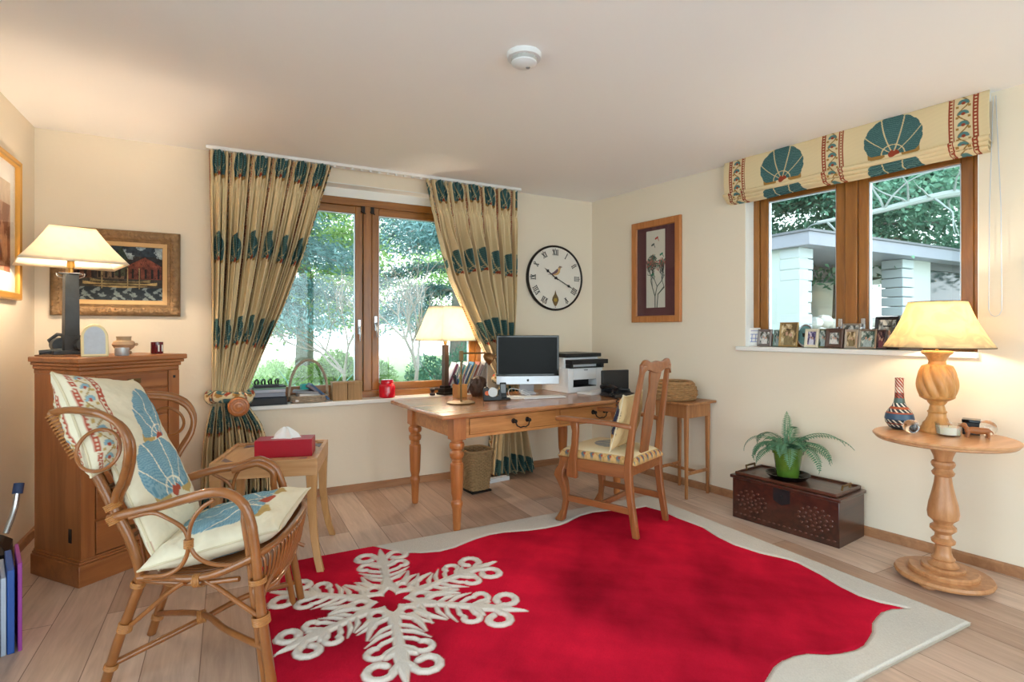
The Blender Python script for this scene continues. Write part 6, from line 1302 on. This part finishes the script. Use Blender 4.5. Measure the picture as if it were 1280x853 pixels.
def spiky(label, x, y, n, L_, seed, c1='#7fa79b'):
    r_ = random.Random(seed); root = thing('spiky_plant', label, 'plant', (x, y, -.12)); m__ = leafmat('blade_%d' % seed, c1, '#4b7a6a', .3)
    b_ = MB()
    for i in range(n):
        az = r_.uniform(0, 2*PI); el = r_.uniform(.7, 1.45); l_ = L_*r_.uniform(.7, 1.1); vs = []; k = 7; p = Vector((0,0,0)); e_ = el
        for j in range(k+1):
            w_ = .038*(1-(j/k)**2)+.003; sd = Vector((-math.sin(az), math.cos(az), 0))*w_; vs += [p-sd, p+sd]; p = p+Vector((math.cos(az)*math.cos(e_), math.sin(az)*math.cos(e_), math.sin(e_)))*l_/k; e_ -= .9/k*r_.uniform(.5, 1.3)
        b_.add(vs, [(2*j, 2*j+1, 2*j+3, 2*j+2) for j in range(k)])
    o = obj('leaves', b_, m__, root, sm=60); return root
spiky('spiky blue-green plant below the left pane beside the arched basket', -2.35, 1.7, 34, 1.05, 1); spiky('spiky plant with long blades low in the right pane', -1.35, 1.9, 40, 1.0, 2); spiky('spiky plant with long blades behind the window lamp', -.75, 2.1, 40, 1.05, 3)
def baretree(label, x, y, h_, seed, n0=5, azs=None):
    r_ = random.Random(seed); root = thing('bare_tree', label, 'tree', (x, y, -.12)); b_ = MB()
    def grow(p, d, l_, w_, dep):
        q = p+d*l_; mid = (p+q)/2+Vector((r_.uniform(-.06,.06),)*2+(r_.uniform(-.04,.04),))*l_; b_.tube([p, mid, q], [w_, w_*.85, w_*.7], 5)
        if dep:
            for k in range(3 if dep > 2 else 2):
                dd = (d+Vector((r_.uniform(-.75,.75), r_.uniform(-.75,.75), r_.uniform(-.3,.5)))).normalized(); grow(q, dd, l_*r_.uniform(.62,.9), w_*.62, dep-1)
    grow(Vector((0,0,0)), Vector((.05,.0,1)), h_*.28, h_*.018, n0); obj('branches', b_, mat('grey_bark', '#8f8478', .9), root); return root
baretree('leafless many-branched small tree behind the window lamp', -.55, 3.9, 2.6, 3); baretree('leafless small tree low in the right pane beside the mullion', -1.45, 5.0, 2.3, 6)
# outbuilding seen through the right-hand window
ob = thing('garden_outbuilding', 'white flat-roofed garden building with block piers beyond the right-hand window', 'building', (3.40, .17, -.12))
wb_ = mat('white_render', '#aab5b1', .9); blk = mat('white_block', '#a9b4b8', .85, bump=.3, bscale=10); zt2 = 2.46
obj('side_wall', MB().box(.04, .22, .02, 3.4, 0, zt2), wb_, ob, sm=0); obj('back_wall', MB().box(.22, 7.0, 3.2, 3.4, 0, zt2), mat('inner_wall', '#b3afa8', .9), ob, sm=0)
def blocks(x0_, x1_, y0_, y1_):
    m_ = MB(); r_ = random.Random(int(x0_*50)); n = 17
    for i in range(n): d = r_.uniform(0, .02); m_.box(x0_-d, x1_+d, y0_-d, y1_, i*zt2/n+.006, (i+1)*zt2/n-.004)
    return m_
obj('block_pier', blocks(.05, .30, .03, .30), blk, ob, bev=.012); obj('block_pier', blocks(2.50, 2.80, .03, .33), blk, ob, bev=.012)
obj('low_wall', MB().box(.30, 2.50, .06, .26, 0, 1.22), wb_, ob, sm=0); obj('front_wall', MB().box(2.80, 3.35, .05, .25, 0, zt2).box(3.35, 5.6, .05, .25, 0, 1.1), mat('grey_render', '#a5aba8', .9), ob, sm=0)
obj('roof_slab', MB().box(-.06, 7.2, -.18, 3.6, zt2, 2.63), mat('roof_fascia', '#878b96', .6, noise=.1, nscale=4), ob, bev=.005)
obj('roof_edge', MB().box(-.08, 7.22, -.20, 3.62, 2.63, 2.66), mat('roof_edge_grey', '#5f6268', .5), ob, sm=0)
f_ = MB().box(3.35,3.42,.08,.2,1.1,zt2).box(5.5,5.57,.08,.2,1.1,zt2).box(3.42,5.5,.08,.2,2.34,zt2).box(3.42,5.5,.08,.2,1.1,1.16)
wf = obj('window_frame', f_, mat('dark_frame', '#3a3f42', .4), ob, sm=0); obj('window_pane', MB().box(3.42,5.5,.12,.14,1.16,2.34), mat('dark_glass', '#1c2a30', .08), wf, sm=0)
obj('inner_door', MB().box(.9,1.5,3.05,3.2,0,2.05).box(.85,.9,3.0,3.2,0,2.1).box(1.5,1.55,3.0,3.2,0,2.1).box(.85,1.55,3.0,3.2,2.05,2.12), mat('grey_door', '#6f757a', .6), ob, sm=0)
stn = mat('white_stone', '#b5b3ab', .9, noise=.2, nscale=5)
r_ = random.Random(5)
for i, (x, z_, s_) in enumerate(((3.86,1.13,.13),(4.08,1.15,.15),(4.30,1.12,.12),(3.98,1.31,.10),(4.20,1.33,.12),(4.42,1.30,.09),(5.30,1.13,.12),(5.50,1.14,.14),(5.68,1.11,.10),(5.42,1.32,.10))):
    m_ = MB().ball((0,0,0), s_, 9, 6, (1.25,.9,.75)); m_.v = [tuple(Vector(v)*(1+.22*mnoise.noise(Vector(v)*9+Vector((i*3,0,0))))) for v in m_.v]
    o = obj('white_stone', m_, stn, sm=30); o.location = (x, .34, z_+.09-.04); tag(o, ['pale stone in the pile on the low wall left of the right-hand window mullion','pale stone in the pile on the low wall seen through the right pane'][i > 5], 'stone', ['stones on the outbuilding wall, left pile','stones on the outbuilding wall, right pile'][i > 5])
OT = tree('overhanging_tree', 'evergreen tree whose pale branches hang over the outbuilding roof', 8.6, 2.6, 6.4, 4.4, 60, 90000, .13, .06, LM4, 2.3, 21, .22, spread=.32)
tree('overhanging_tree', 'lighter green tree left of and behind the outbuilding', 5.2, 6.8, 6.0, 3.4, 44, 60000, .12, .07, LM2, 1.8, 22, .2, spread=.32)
m_ = MB(); r_ = random.Random(12)
main = smooth([(9.2,-.3,2.9),(8.0,-.5,3.25),(7.1,-.45,3.35),(6.2,-.2,3.25),(5.3,.3,3.0),(4.6,.7,2.85)], 6); m_.tube(main, [.10-.075*i/(len(main)-1) for i in range(len(main))], 8)
for i in range(3, len(main)-1, 2):
    for k in range(2):
        p = main[i]; d = Vector((r_.uniform(-.8,.3), r_.uniform(-.5,.5), r_.uniform(-.7,.5))).normalized(); pts = [p]
        for j in range(6): d = (d+Vector((r_.uniform(-.4,.4), r_.uniform(-.4,.4), r_.uniform(-.3,.3)))).normalized(); pts.append(pts[-1]+d*.17)
        m_.tube(smooth(pts, 3), [.018*(1-i2/18*.9) for i2 in range(19)], 5)
m_.v = [(x-8.6, y-2.6, z+.12) for x, y, z in m_.v]
obj('bare_bough', m_, mat('pale_bark', '#8b9490', .9), OT)
